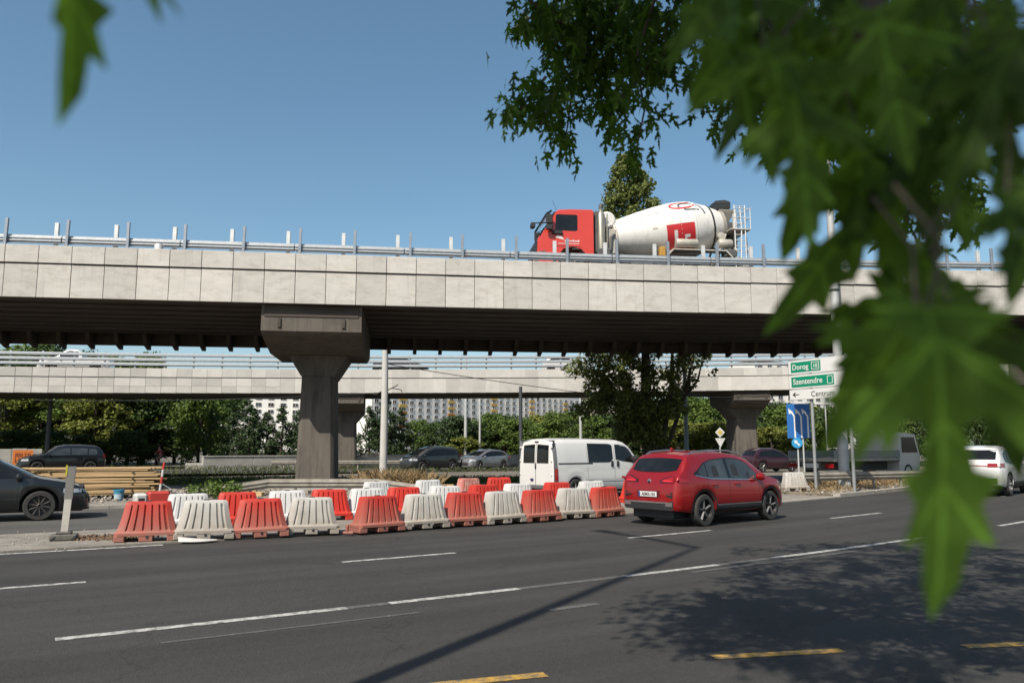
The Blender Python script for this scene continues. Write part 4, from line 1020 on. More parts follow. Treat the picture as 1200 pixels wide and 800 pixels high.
for row, (p0, h, d0, d1) in enumerate(((R(54), R(3), .75, 2.5), (R(45), R(5), .55, 2.45), (R(34), R(7), .62, 2.1))):   # worn, unreadable lettering: only strokes remain
    d = d0; lm = MB()
    while d < d1:
        w_ = .05 + .06 * (row + 1) / 2; k = rs.randrange(4)
        def st(a, b, c, e):
            q = .012
            lm.add([dpt(a, b, .006), dpt(c + q, b, .006), dpt(c + q, e, .006), dpt(a, e, .006)], [(0, 1, 2, 3)])
        st(d, p0, d + w_ * .7, p0 + R(.9))
        if k != 1: st(d, p0, d, p0 + h)
        if k > 1: st(d + w_ * .7, p0, d + w_ * .7, p0 + h * rs.uniform(.4, 1))
        if k == 3: st(d, p0 + h * .9, d + w_ * .7, p0 + h)
        d += w_ + .03
    lm.build('faded_lettering', decal_l if row == 0 else decal_g, drum)
dpatch('dirt_scuff', 1.55, 1.75, R(-3), R(1), tpale, .004)
# tanks, rollers, rear frame, hopper, ladder, platform
RXm = Matrix.Rotation(math.pi / 2, 4, 'Y')
MB().lathe([(.02, -.5), (.16, -.48), (.19, -.44), (.19, .44), (.16, .48), (.02, .5)], 18, Matrix.Translation((X(6.42), 1.0, 1.72)) @ RXm).build('air_tank', tpale, tr, 40)
MB().lathe([(.02, -.32), (.17, -.3), (.2, -.26), (.2, .26), (.17, .3), (.02, .32)], 18, Matrix.Translation((X(8.12), 1.0, 1.75)) @ RXm).build('air_tank', tpale, tr, 40)
MB().lathe([(.02, -.12), (.16, -.1), (.16, .1), (.02, .12)], 16, Matrix.Translation((X(8.0), .85, 2.12)) @ Matrix.Rotation(math.pi / 2, 4, 'X')).build('drum_roller', tpale, tr, 40)
mb = MB()
for y in (-.6, .6): mb.tube([(X(8.9), y, 1.0), (X(8.25), y, 2.0)], .06, 8); mb.tube([(X(8.75), y, 1.0), (X(8.72), y, 3.2)], .05, 8); mb.tube([(X(7.9), y, 1.1), (X(8.35), y, 2.3)], .05, 8)
mb.cbox(X(8.75), X(7.75), -.7, .7, 1.08, 1.25, .03); mb.build('rear_frame', tpale, tr, 40)
mb = MB(); mb.loft([[Vector((X(8.42 + a), b, z)) for a, b in ((-.3 * k, -.55 * k), (.42 * k, -.55 * k), (.42 * k, .55 * k), (-.3 * k, .55 * k))] for z, k in ((2.95, .55), (3.35, .95), (3.42, 1.0))]); mb.build('hopper', tpale, tr)
mb = MB(); mb.loft([[Vector((X(8.2 + a), b, z + a * .12)) for a, b in ((-.2 * k, -.5 * k), (.45 * k, -.5 * k), (.5 * k, 0), (.45 * k, .5 * k), (-.2 * k, .5 * k))] for z, k in ((3.45, 1.0), (3.72, 1.0), (3.88, .65))]); mb.build('hopper_cover', blackp, tr, 30)
MB().prism([(X(8.3), 3.0), (X(8.85), 2.9), (X(9.0), 1.6), (X(8.75), 1.55), (X(8.55), 2.5)], -.3, .3, 'y').build('discharge_chute', tgrey, tr)
lad = MB()
for y in (.62, 1.1): lad.tube([(X(8.78), y, .9), (X(8.85), y, 2.4), (X(8.8), y, 3.4)], .028, 6)
for i in range(10): lad.tube([(X(8.79 + .006 * i), .62, 1.0 + .24 * i), (X(8.79 + .006 * i), 1.1, 1.0 + .24 * i)], .02, 6)
for x_ in (8.55, 9.02): lad.tube([(X(x_), 1.1, .75), (X(x_), 1.1, 3.45)], .026, 6)
for i in range(11): lad.tube([(X(8.55), 1.1, .9 + .25 * i), (X(9.02), 1.1, .9 + .25 * i)], .018, 6)
lad.build('ladder', steelp, tr, 50)
MB().cbox(X(9.25), X(8.35), -.4, 1.15, 2.36, 2.42, .01).build('platform', tpale, tr)
mb = MB()
for z in (2.9, 3.3): mb.tube([(X(8.5), 1.12, z), (X(9.25), 1.12, z), (X(9.25), -.3, z)], .018, 6)
mb.tube([(X(9.25), 1.12, 2.4), (X(9.25), 1.12, 3.3)], .018, 6); mb.tube([(X(9.25), 1.12, 3.3), (X(9.4), 1.0, 3.4)], .015, 6)
mb.tube([(X(9.1), .9, 2.3), (X(9.2), .9, 1.6), (X(9.05), .9, 1.0)], .03, 6); mb.build('handrail', steelp, tr)
MB().cbox(X(9.2), X(8.85), -1.15, 1.15, .75, .95, .02).build('tail_bar', tpale, tr)
for y in (-.95, .95): MB().cbox(X(9.24), X(9.2), y - .2, y + .2, .78, .92, .01).build('taillight', redlens, tr)
MB().cbox(X(8.6), X(8.0), .8, 1.15, 1.15, 1.5, .05).build('pump', tgrey, tr, 30)
MB().cbox(X(5.45), X(5.2), .9, 1.15, 1.1, 1.5, .03).build('amber_box', mat('ochre_box', (.5, .27, .04), .6), tr, 30)

cab.scale = (1, 1, .905)
# ---- flatbed truck beyond the verge guard rail
fb = thing('flatbed_truck', 'grey flatbed truck with red and white tail lamps behind the verge guard rail', 'truck', (16.6, 39.0, 0), R(36))
MB().cbox(-3.6, 2.0, -1.2, 1.2, 1.0, 1.15, .02).build('load_bed', tpale, fb)
for y in (-1.18, 1.18): MB().cbox(-3.6, 2.0, y - .02, y + .02, 1.16, 1.5, .01).build('dropside', mat('grey_dropside', (.33, .33, .33), .5, .3), fb)
MB().cbox(-3.6, 3.6, -.45, .45, .6, .98, .03).build('chassis', tgrey, fb)
cabm = MB(); cabm.loft([[Vector((x, y * k, z)) for x, z in ((2.1, .5), (4.0, .5), (4.1, 1.3), (3.7, 2.3), (2.1, 2.4))] for y, k in ((-1.1, .98), (-1.05, 1), (1.05, 1), (1.1, .98))]); cabm.build('cab', whites, fb, 30)
MB().prism([(2.4, 1.4), (2.4, 2.15), (3.55, 2.15), (3.85, 1.4)], -1.11, 1.11, 'y').build('side_window', glass, fb)
for y in (-.95, .95): MB().cbox(-3.66, -3.61, y - .22, y + .22, .72, .9, .01).build('taillight', redlens, fb)
MB().cbox(-3.66, -3.61, -.4, .4, .72, .92, .01).build('reflector_board', decal_w, fb)
for d in (-2.2, 2.9):
    for sg in (-1, 1):
        w_ = bpy.data.objects.new('wheel', None); C.objects.link(w_); w_.parent = fb; w_.location = (d, sg * .95, .42); w_.rotation_euler = (0, 0, 0 if sg < 0 else math.pi); w_.scale = (.81,) * 3
        link('tyre', twm[0], w_); link('rim', twm[1], w_)

# ================================================================== street furniture and site clutter
plr = mat('barrier_red', (.50, .045, .03), .55, var=.08, scale=3); plw = mat('barrier_white', (.60, .585, .55), .55, var=.08, scale=3)
def barriermat(name, col):
    """moulded plastic, road grime thickest near the foot (splash dirt)"""
    m = mat(name, col, .6, var=.1, scale=4, rnd=.06)
    nt = m.node_tree; N = nt.nodes; L = nt.links; b = N['Principled BSDF']
    src = b.inputs['Base Color'].links[0].from_socket
    tc = N.new('ShaderNodeTexCoord'); sp = N.new('ShaderNodeSeparateXYZ'); L.new(tc.outputs['Object'], sp.inputs[0])
    nz = N.new('ShaderNodeTexNoise'); nz.inputs['Scale'].default_value = 5; nz.inputs['Detail'].default_value = 8; L.new(tc.outputs['Object'], nz.inputs['Vector'])
    ma = N.new('ShaderNodeMath'); ma.operation = 'MULTIPLY_ADD'; ma.inputs[1].default_value = .55; L.new(nz.outputs[0], ma.inputs[0]); 
    ng = N.new('ShaderNodeMath'); ng.operation = 'MULTIPLY'; ng.inputs[1].default_value = -1.0; L.new(sp.outputs[2], ng.inputs[0]); L.new(ng.outputs[0], ma.inputs[2])
    mr = N.new('ShaderNodeMapRange'); mr.inputs[1].default_value = -.36; mr.inputs[2].default_value = .2; mr.inputs[4].default_value = .68; L.new(ma.outputs[0], mr.inputs[0])
    mx = N.new('ShaderNodeMix'); mx.data_type = 'RGBA'; L.new(mr.outputs[0], mx.inputs[0]); L.new(src, mx.inputs[6]); mx.inputs[7].default_value = (.17, .13, .095, 1)
    L.new(mx.outputs[2], b.inputs['Base Color'])
    return m
bm_r = barriermat('grimy_barrier_red', (.54, .034, .02)); bm_w = barriermat('grimy_barrier_white', (.55, .53, .485))
bm_r2 = mat('clean_barrier_red', (.58, .036, .02), .5, var=.07, scale=3, rnd=.08, second=(.36, .07, .05), sscale=3, slo=.62, shi=.8); bm_w2 = mat('clean_barrier_white', (.68, .67, .65), .5, var=.06, scale=3, rnd=.05, second=(.42, .39, .34), sscale=3, slo=.62, shi=.82)
bm_f = mat('faded_barrier_red', (.56, .16, .12), .6, var=.2, scale=5, second=(.6, .45, .38), sscale=4, slo=.45, shi=.65)
def barrier_meshes(m):
    W, D, H = .49, .24, .66
    # fluted tapering shell: front/back outline with vertical grooves
    fl = []
    xs_ = [-1.0, -.80, -.72, -.70, -.60, -.46, -.43, -.40, -.37, -.26, -.16, -.13, -.10, -.07, .04, .14, .17, .20, .23, .34, .44, .47, .50, .53, .64, .72, .80, 1.0]
    gx_ = {-.70, -.43, -.40, -.13, -.10, .17, .20, .47, .50, .72}
    def ring_(z, hw, hd, groove):
        top = [Vector((x * hw, -hd + (groove if x in gx_ else 0) + (hd * .28 if abs(x) == 1.0 else 0), z)) for x in xs_]
        bot = [Vector((x * hw, hd - (groove if x in gx_ else 0) - (hd * .28 if abs(x) == 1.0 else 0), z)) for x in reversed(xs_)]
        return top + bot
    body = MB(); body.loft([ring_(.17, .465, .185, 0), ring_(.19, .46, .18, .035), ring_(.40, .40, .15, .038), ring_(.57, .368, .128, .03), ring_(.615, .36, .12, 0), ring_(.648, .348, .112, 0), ring_(.66, .32, .09, 0)])
    # open notch at the middle of the top
    foot = MB(); foot.loft([[Vector((x, y, z)) for x, y in ((-W, -D * .8), (-W + .06, -D), (W - .06, -D), (W, -D * .8), (W, D * .8), (W - .06, D), (-W + .06, D), (-W, D * .8))] for z, W, D in ((.10, .50, .24), (.145, .50, .24), (.175, .47, .21))])
    for x0, x1 in ((-.495, -.33), (-.11, .11), (.33, .495)): foot.cbox(x0, x1, -.235, .235, 0, .101, .012)
    cap = MB().cbox(-.05, .05, -.05, .05, .655, .675, .008)
    lift = MB().lathe([(.016, 0), (.024, .003), (.024, .008), (.016, .008)], 10, Matrix.Translation((.02, -.236, .075)) @ Matrix.Rotation(math.pi / 2, 4, 'X'))
    return body.mesh('shell', m, 30), foot.mesh('foot', m, 30), cap.mesh('filler_cap', blackp), lift.mesh('drain_plug', blackp)
BMESH = {k: barrier_meshes(m) for k, m in (('R', bm_r), ('W', bm_w), ('r', bm_r2), ('w', bm_w2), ('f', bm_f))}
bproto = {}
def barrier(kind, loc, rz, label, group, tilt=0):
    if kind not in bproto:
        o = thing('traffic_barrier', label, 'barrier', loc, rz, group)
        for nm, me in zip(('shell', 'foot', 'filler_cap', 'drain_plug'), BMESH[kind]): link(nm, me, o)
        bproto[kind] = o
    else: o = copy_tree(bproto[kind]); relabel(o, label, group)
    o.location = loc; o.rotation_euler = (tilt + random.uniform(-.02, .02), random.uniform(-.02, .02), rz + random.uniform(-.05, .05))
    return o
TZ = .031
F1 = [(-6.13, 13.78), (-5.26, 14.09), (-4.40, 14.48), (-3.58, 14.90), (-2.41, 15.33), (-1.61, 16.04), (-.83, 16.64), (-.04, 17.10), (.76, 17.68), (1.57, 18.41), (2.36, 18.97)]
LAB1 = ['dusty red plastic barrier ending the front row beside the brown leaf litter', 'dusty white plastic barrier with a torn white strip under its foot', 'dusty red plastic barrier between two white ones, second before the front row gap', 'dusty white plastic barrier just before the gap in the front row',
        'dusty red plastic barrier just after the gap, a broken red chunk at its foot'] + ['dusty %s plastic barrier, %s after the gap in the front row' % (c, n_) for c, n_ in (('white', 'second'), ('red', 'third'), ('white', 'fourth'), ('red', 'fifth'), ('white', 'sixth'))] + ['dusty red plastic barrier ending the front row beside the red SUV']
for i, (x, y) in enumerate(F1):
    v = Vector((x - CX, y - CY, 0)); r_ = v.length; k = 'RW'[i % 2]
    p = Vector((CX, CY, 0)) + v * ((r_ - .30) / r_); s_ = (math.atan2(y - CY, x - CX) - R(-59.3)) * 105
    jit = [0, -.02, .03, -.02, .10, .02, -.02, .03, 0, .02, .06][i]
    barrier(k, (p.x, p.y, TZ), HEAD(s_) + jit - (.2 if i < 4 else .06), LAB1[i], 'front row of plastic barriers')
B2P = [('w', -6.54, 16.36), ('r', -5.76, 16.97), ('w', -5.16, 17.98), ('r', -4.29, 18.35), ('w', -3.45, 18.73), ('r', -2.58, 19.12), ('w', -1.83, 19.97), ('r', -1.09, 20.89), ('w', -.12, 21.38), ('r', .75, 22.44), ('w', 1.71, 23.31), ('r', 2.71, 24.92), ('w', 3.48, 25.63)]
ORD = ['first', 'second', 'third', 'fourth', 'fifth', 'sixth', 'seventh', 'eighth', 'ninth', 'tenth', 'eleventh', 'twelfth', 'last']
lab2 = ['clean %s plastic barrier, %s in the second row counted from the weed shrub' % ({'r': 'red', 'w': 'white'}[b[0]], ORD[i]) for i, b in enumerate(B2P)]
for i, (k, x, y) in enumerate(B2P):
    v = Vector((x - CX, y - CY, 0)); r_ = max(v.length, 97.72) ; p = Vector((CX, CY, 0)) + v.normalized() * r_; s_ = (math.atan2(y - CY, x - CX) - R(-59.3)) * 105
    barrier(k, (p.x, p.y, TZ), HEAD(s_) + random.uniform(-.06, .06) - .1, lab2[i], 'second row of plastic barriers')
barrier('w', (-3.85, 23.02, 0), HEAD(9) + .1, 'white plastic barrier standing alone near the dry bush and pier', 'stray barriers')
barrier('w', (-2.51, 24.25, 0), HEAD(11) - .05, 'white plastic barrier standing alone between the bush and a faded red barrier', 'stray barriers')
barrier('f', (-1.38, 25.63, 0), HEAD(13), 'faded pinkish red plastic barrier with sun-bleached side', 'stray barriers')
barrier('r', (-.43, 26.38, 0), HEAD(14) - .55, 'orange-red plastic barrier leaning over beside the white van', 'stray barriers', .12)
barrier('W', (10.0, 28.6, .1), HEAD(25) - .5, 'grey-white plastic barrier standing alone by the blue lane sign post', 'stray barriers', -.05)
o = thing('toppled_barrier', 'small red and white plastic barrier half hidden behind the first red one', 'barrier', (-9.3, 20.9, 0), R(35))
MB().cbox(-.42, -.12, -.2, .2, .02, .46, .05).build('white_half', plw, o, 30); MB().cbox(-.115, .42, -.2, .2, .02, .5, .05).build('red_half', plr, o, 30); MB().cbox(-.36, -.18, -.205, -.15, .26, .36, .02).build('hand_hole', blackp, o)
# torn white sheet caught under a barrier foot, small broken red corner
mb = MB(); rs = random.Random(3); rows = []
for i in range(13):
    a = i / 12; rows.append([Vector((-.3 + .62 * a, -.02 - .10 * math.sin(a * 3.1), .07 * (1 - a) + .005)), Vector((-.3 + .62 * a, -.14 - .12 * math.sin(a * 3.1), .045 * (1 - a) + .012)), Vector((-.3 + .62 * a, -.2 - .13 * math.sin(a * 3.1), .006))])
mb.loft(rows, caps=False, closed=False); o = mb.build('plastic_sheet', plw, None, 60); o.location = (-5.45, 14.08, .032); o.rotation_euler = (0, 0, R(26)); tag(o, 'torn white plastic strip curled under the foot of a white barrier', 'plastic strip')
mb = MB(); mb.cbox(-.1, .1, -.05, .05, 0, .05, .015); mb.cbox(-.05, .0, -.04, .04, .05, .17, .015); o = mb.build('broken_corner', bm_r, None, 30); o.location = (-3.02, 15.05, .031); tag(o, 'broken red plastic chunk beside the gap in the front barrier row', 'plastic chunk')

# marker post on a rubber foot
mp = thing('marker_post', 'weathered white plastic marker post leaning in a recycled rubber foot', 'post', (-7.72, 14.05, .03), R(20))
mb = MB(); mb.cbox(-.21, .21, -.13, .13, 0, .11, .02); mb.cbox(-.12, .12, -.10, .10, .11, .15, .015)
mb.build('rubber_foot', mat('recycled_rubber', (.11, .105, .09), .9, var=.3, scale=9, bump=.3), mp, 30)
for x in (-.155, .155): MB().prism([(x - .04, .025), (x + .04, .025), (x + .04, .085)], -.135, -.128, 'y').build('foot_slot', blackp, mp)
post = MB(); post.loft([[Vector((dx + .05 * t, dy - .02 * t, .12 + 1.16 * t)) for dx, dy in ((-.055, -.028), (.055, -.028), (.055, .028), (-.055, .028))] for t in (0, .5)]); post.build('post', mat('grimy_white_plastic', (.5, .475, .42), .6, var=.15, scale=6), mp)
post = MB(); post.loft([[Vector((dx + .05 * t, dy - .02 * t, .12 + 1.16 * t)) for dx, dy in ((-.065, -.03), (.065, -.03), (.065, .03), (-.065, .03))] for t in (.501, .98)]); post.build('blade', mat('grey_blade', (.19, .185, .17), .6, var=.2, scale=5), mp)
MB().cbox(-.04, -.01, -.055, -.05, 1.1, 1.28, .002).build('reflector', mat('yellow_reflector', (.45, .4, .03), .4), mp)

# red and white striped stake
rw = thing('striped_stake', 'thin red and white striped stake beside the plank stack', 'stake', (-10.05, 23.0, .0), 0)
for i in range(6):
    t0 = i * .2; MB().tube([(.02 * i, 0, t0 + (.001 if i else 0)), (.02 * (i + 1), 0, t0 + .2)], .035, 8).build('band', (plw, plr)[i % 2], rw, 40)
tag(MB().tube([(.0, 0, 0), (.5, .1, -.3), (.9, .2, -.55)], .006, 5).build('tie_cord', decal_w), 'thin pale cord tied from the striped stake to the ground', 'cord')
bpy.data.objects['tie_cord'].location = (-10.0, 23.0, .62)

# plank stack
wood = mat('sawn_timber', (.50, .34, .17), .8, var=.25, scale=2.0, bump=.15, bscale=20, rnd=.22, stretch=(.6, 6, 6)); woodd = mat('timber_bearer', (.16, .11, .07), .9)
rs = random.Random(11)
PB = Vector((-13.55, 26.25, 0)); pa = R(16)
pl_meshes = [MB().cbox(-L_ / 2, L_ / 2, -.115, .115, -.0235, .0235, .003).mesh('plank', wood) for L_ in (3.5, 3.75, 3.3, 3.9)]
z = .12
for lay in range(14):
    if lay in (3, 6, 9, 12):
        for q in (-1.2, 1.2):
            o = MB().cbox(-.03, .03, -.6, .6, -.017, .017, .003).build('spacer_batten', woodd); o.location = PB + Vector((q * math.cos(pa), q * math.sin(pa), z)); o.rotation_euler = (0, 0, pa)
            tag(o, 'dark wooden spacer batten between layers of the plank stack', 'batten', 'battens in the plank stack')
        z += .035
    for j in range(4):
        o = link('plank', rs.choice(pl_meshes)); off = rs.uniform(-.22, .22) + (.0 if lay > 4 else .12)
        d = Vector((math.cos(pa), math.sin(pa), 0)); n_ = Vector((-d.y, d.x, 0))
        o.location = PB + d * off + n_ * (-.42 + j * .26 + rs.uniform(-.02, .02)) + Vector((0, 0, z + .024)); o.rotation_euler = (rs.uniform(-.02, .02), rs.uniform(-.008, .008), pa + rs.uniform(-.025, .025))
        tag(o, 'pale sawn timber plank in the stack beside the blue bucket', 'plank', 'planks in the timber stack')
    z += .052
for q in (-1.3, 0, 1.3):
    o = MB().cbox(-.06, .06, -.6, .6, 0, .11, .005).build('stack_bearer', woodd); o.location = PB + Vector((q * math.cos(pa), q * math.sin(pa), -.0)); o.rotation_euler = (0, 0, pa)
    tag(o, 'dark wooden bearer on the ground under the plank stack', 'bearer', 'bearers under the plank stack')
bk = thing('bucket', 'blue plastic bucket with pale label in front of the plank stack', 'bucket', (-11.75, 24.2, .05))
bb = mat('bucket_blue', (.05, .27, .42), .45)
MB().lathe([(.115, 0), (.15, .30), (.16, .30), (.16, .33), (.145, .33), (.11, .02), (.001, .02)], 22, caps=False).build('tub', bb, bk, 35)
mb = MB(); mb.loft([[Vector((math.cos(a) * r_, math.sin(a) * r_, z)) for a in [R(-150 + 12 * i) for i in range(11)]] for z, r_ in ((.04, .1225), (.2, .1405))], caps=False, closed=False); mb.build('label', mat('bucket_label', (.45, .55, .6), .5), bk, 60)
MB().tube([(.155 * math.cos(a), .155 * math.sin(a) * .3 - .1 * math.sin(a), .32 - .12 * math.sin(a)) for a in [math.pi * i / 12 for i in range(13)]], .005, 5).build('handle', steel, bk)

# bent guard rail in front of the pier, verge guard rail
def guard(name, label, pts, h0=.0, posts=2.0, m=steel, post_from=0, grp=None):
    o0 = Vector((pts[0][0], pts[0][1], 0)); t = thing(name, label, 'guard rail', o0, 0, grp)
    for a, b in zip(pts, pts[1:]):
        a = Vector(a) - o0; b = Vector(b) - o0; d = b - a; n_ = Vector((-d.y, d.x, 0)).normalized()
        mb = MB(); mb.loft([[p + n_ * q + Vector((0, 0, z)) for q, z in wprof(0, 0)] for p in (a + d * .002, b - d * .002)]); mb.build('rail', m, t)
        k = int(d.length / posts)
        for i in range(k + 1):
            p = a + d * ((i + .5) / (k + 1))
            if p.z > .12: MB().cbox(p.x - .04, p.x + .04, p.y + .03, p.y + .10, -.1, p.z + .3, .006).build('post', m, t)
    return t
rust = mat('dull_steel', (.36, .33, .28), .6, .3, var=.25, scale=4, second=(.26, .20, .14), sscale=3, slo=.55, shi=.75)
guard('guard_rail', 'dull bent guard rail rising from the ground in front of the near pier', [(-10.2, 25.9, -.02), (-8.15, 27.0, .28), (-4.6, 27.3, .27), (-2.6, 26.6, .05), (-1.2, 26.0, -.1)], m=rust)
guard('guard_rail', 'short dull guard rail on the verge behind the direction sign', [(10.7, 29.6, .42), (13.2, 30.6, .42), (15.9, 31.9, .42), (20, 34.6, .42), (26, 39.5, .42)], m=rust)
guard('guard_rail', 'distant guard rail along the back road behind the near pier', [(-17.5, 58.5, .4), (-7.2, 61.0, .4)], m=rust)
# lamp posts
lampm = mat('lamp_post_grey', (.46, .47, .46), .55, .2, var=.12, scale=2)
lp = thing('lamp_post', 'tall tapered grey lamp post close to the near overpass, rising above it', 'lamp post', (12.62, 30.65, 0))
MB().tube([(0, 0, .05), (0, 0, 6), (0, 0, 14)], [.2, .17, .11], 16).build('pole', lampm, lp, 60)
MB().lathe([(.225, .0), (.225, .5), (.2, .55)], 16).build('base_sleeve', lampm, lp, 40)
MB().tube([(0, 0, 13.9), (-.3, -.8, 14.4), (-.6, -2.0, 14.5)], .06, 8).build('arm', lampm, lp, 50)
MB().cbox(-.85, -.55, -2.7, -1.9, 14.42, 14.58, .05).build('lamp_head', lampm, lp, 40)
for z in (4.9, 7.7): MB().lathe([(.185, z), (.205, z + .01), (.205, z + .05), (.185, z + .06)], 16).build('clamp_band', blackp, lp)
lp = thing('lamp_post', 'tall street lamp on the near pavement with arm over the road', 'lamp post', (-3.45, 1.15, .12))
MB().tube([(0, 0, 0), (0, 0, 8), (0, 0, 15.2)], [.11, .09, .06], 14).build('pole', lampm, lp, 60)
MB().tube([(0, 0, 15.15), (-.55, .95, 15.35), (-1.15, 2.0, 15.4)], .075, 8).build('arm', lampm, lp, 50)
MB().cbox(-.3, .3, -.14, .14, -.05, .08, .03, M=Matrix.Translation((-1.3, 2.3, 15.4)) @ Matrix.Rotation(R(120), 4, 'Z')).build('lamp_head', lampm, lp, 40)
# catenary pole with bracket and wires
cp = thing('utility_pole', 'white concrete wire pole with small bracket arms behind the dry bush', 'pole', (-7.35, 46, 0))
MB().tube([(0, 0, 0), (0, 0, 5), (-.05, 0, 9)], [.22, .19, .15], 14).build('pole', mat('white_concrete', (.58, .57, .54), .85, var=.12, scale=1.5), cp, 60)
MB().tube([(.1, 0, 4.9), (.7, 0, 5.2), (.75, 0, 5.25)], .035, 6).build('bracket', blackp, cp); MB().tube([(.4, 0, 5.05), (.95, 0, 4.95), (1.0, 0, 4.8)], .03, 6).build('bracket', blackp, cp); MB().tube([(-.1, 0, 4.9), (-.5, 0, 4.7), (-.9, 0, 4.75)], .03, 6).build('bracket', blackp, cp)
def wire(label, a, b, sag, r_=.022):
    a = Vector(a); b = Vector(b); pts = [a + (b - a) * (i / 16) - Vector((0, 0, sag * 4 * (i / 16) * (1 - i / 16))) for i in range(17)]
    o = MB().tube([p - a for p in pts], r_, 5).build('overhead_wire', blackp); o.location = a; tag(o, label, 'wire')
wire('black overhead wire running from the white pole across the far overpass panels', (-7.3, 46, 6.45), (9.9, 55, 4.85), .15)
wire('black overhead wire running away from the white pole under the far overpass', (-7.3, 46, 4.8), (-30, 50, 4.6), .2)
wire('thin overhead wires beside the far right pier', (9.9, 46, 4.6), (24, 58, 5.9), .3)
wire('lower overhead wire crossing in front of the far right pier', (9.9, 46, 4.75), (26, 60, 5.0), .4)
def pole(label, loc, h, r0, r1, m, name='lamp_post', cat='pole', head=None):
    t = thing(name, label, cat, loc); MB().tube([(0, 0, 0), (0, 0, h)], [r0, r1], 10).build('pole', m, t, 60)
    MB().lathe([(r0 * 1.5, 0), (r0 * 1.5, .25), (r0 * 1.02, .35)], 10).build('base', m, t, 40)
    if head: MB().tube([(0, 0, h - .05), (head * .4, 0, h + .3), (head, 0, h + .35)], r1, 8).build('arm', m, t, 50); MB().cbox(head - .1, head + .6, -.12, .12, h + .3, h + .42, .03).build('lamp_head', m, t, 30)
    return t
greyp = mat('blue_grey_post', (.26, .30, .31), .55, .3); darkp = mat('dark_post', (.05, .055, .06), .6); palep = mat('pale_post', (.55, .56, .55), .5, .2)
pole('grey steel lamp post beside the dark tree, in front of the far overpass', (10.0, 46, 0), 9, .13, .09, greyp, head=1.4)
pole('dark steel post under the far overpass beside the white van', (.65, 60, 0), 6.2, .14, .13, darkp, 'support_post')
pole('dark steel post under the far overpass above the black estate car', (-35.3, 61, 0), 6, .17, .15, darkp, 'support_post')
pole('white lamp post behind the silver hatchback', (-4.6, 79.3, 0), 12, .18, .1, palep, head=-1.2)
pole('thin white mast beside the white lamp post', (-3.2, 79.6, 0), 9, .12, .08, palep, 'mast')
pole('white lamp post rising behind the roof of the white van', (6.8, 79.4, 0), 12, .17, .1, palep, head=1.2)
pole('pale lamp post near the far right pier', (28.2, 80, 0), 8, .12, .07, palep, head=.8)
pole('thin pale post right of the far right pier', (31.4, 80, 0), 7, .1, .06, palep, 'mast')
pole('pale lamp post behind the blue lane sign', (28.6, 62, 0), 6.4, .14, .09, palep)
# small distant road sign: diamond above two discs
ps = thing('road_sign', 'distant priority sign with diamond above a triangle on thin post', 'sign', (14.5, 56, 0), R(10))
MB().tube([(0, 0, 0), (0, 0, 3.0)], .05, 8).build('post', palep, ps)
MB().prism([(0, 2.35), (.36, 2.7), (0, 3.05), (-.36, 2.7)], -.08, -.06, 'y').build('diamond', decal_w, ps); MB().prism([(0, 2.5), (.22, 2.7), (0, 2.9), (-.22, 2.7)], -.09, -.081, 'y').build('diamond_centre', mat('sign_yellow', (.65, .5, .12), .5), ps)
MB().prism([(-.38, 2.3), (.38, 2.3), (0, 1.65)], -.08, -.06, 'y').build('triangle', decal_w, ps); MB().lathe([(.22, 0), (.22, .02)], 20, Matrix.Translation((0, -.06, .9)) @ Matrix.Rotation(math.pi / 2, 4, 'X')).build('disc', palep, ps)

# direction sign
sgreen = mat('sign_green', (.0, .24, .13), .45, var=.03); swhite = mat('sign_white', (.72, .72, .70), .45, var=.03); sblue = mat('sign_blue', (.01, .13, .42), .45, var=.03); sgrey = mat('sign_back', (.35, .36, .36), .5, .4)
ds = thing('direction_sign', 'large white direction sign with green place-name panels beside the lamp post', 'sign', (10.45, 29.95, 0), R(-60))
SW = 3.3
for z0, z1 in ((4.33, 4.86), (3.79, 4.31), (3.38, 3.77)):
    b_ = MB().cbox(0, SW, -.02, .02, z0, z1, .006).build('panel', swhite, ds)
    fr = MB()
    for a, b, c_, e in ((.0, SW, z0 + .0, z0 + .012), (.0, SW, z1 - .012, z1), (.0, .014, z0, z1), (SW - .014, SW, z0, z1)): fr.box(a + .004, b - .004, -.026, -.0215, c_ + .004, e - .004)
    fr.build('border', blackp, b_)
def sgn(txt, x, z, size, m, y=-.033, parent=None, bold=.004, align='LEFT'):
    me = textmesh(txt, size, align, .001, bold); me.materials.append(m); l = link('lettering', me, parent or ds, (x, y, z)); l.rotation_euler = (math.pi / 2, 0, 0); return l
MB().cbox(.12, 1.46, -.028, -.022, 4.40, 4.78, .002).build('green_panel', sgreen, ds); MB().cbox(.12, 2.0, -.028, -.022, 3.85, 4.23, .002).build('green_panel', sgreen, ds)
sgn('Dorog', .18, 4.50, .28, decal_w); sgn('Szentendre', .2, 3.955, .29, decal_w)
def numbox(x0, x1, z0, z1, txt):
    mb = MB()
    for a, b, c_, e in ((x0, x1, z0, z0 + .022), (x0, x1, z1 - .022, z1), (x0, x0 + .022, z0 + .022, z1 - .022), (x1 - .022, x1, z0 + .022, z1 - .022)): mb.box(a, b, -.034, -.029, c_, e)
    mb.build('number_frame', decal_w, ds)
    if txt: sgn(txt, (x0 + x1) / 2, z0 + .07, .2, decal_w, align='CENTER')
numbox(1.06, 1.40, 4.45, 4.73, '10'); numbox(1.72, 1.95, 3.90, 4.18, '')
sgn('Centrum', .98, 3.47, .28, platetext, -.027, bold=0)
ar = MB(); ar.box(.17, .45, -.030, -.022, 3.565, 3.59); ar.prism([(.15, 3.578), (.27, 3.66), (.30, 3.64), (.21, 3.578), (.30, 3.515), (.27, 3.495)], -.031, -.0215, 'y'); ar.build('arrow', platetext, ds)
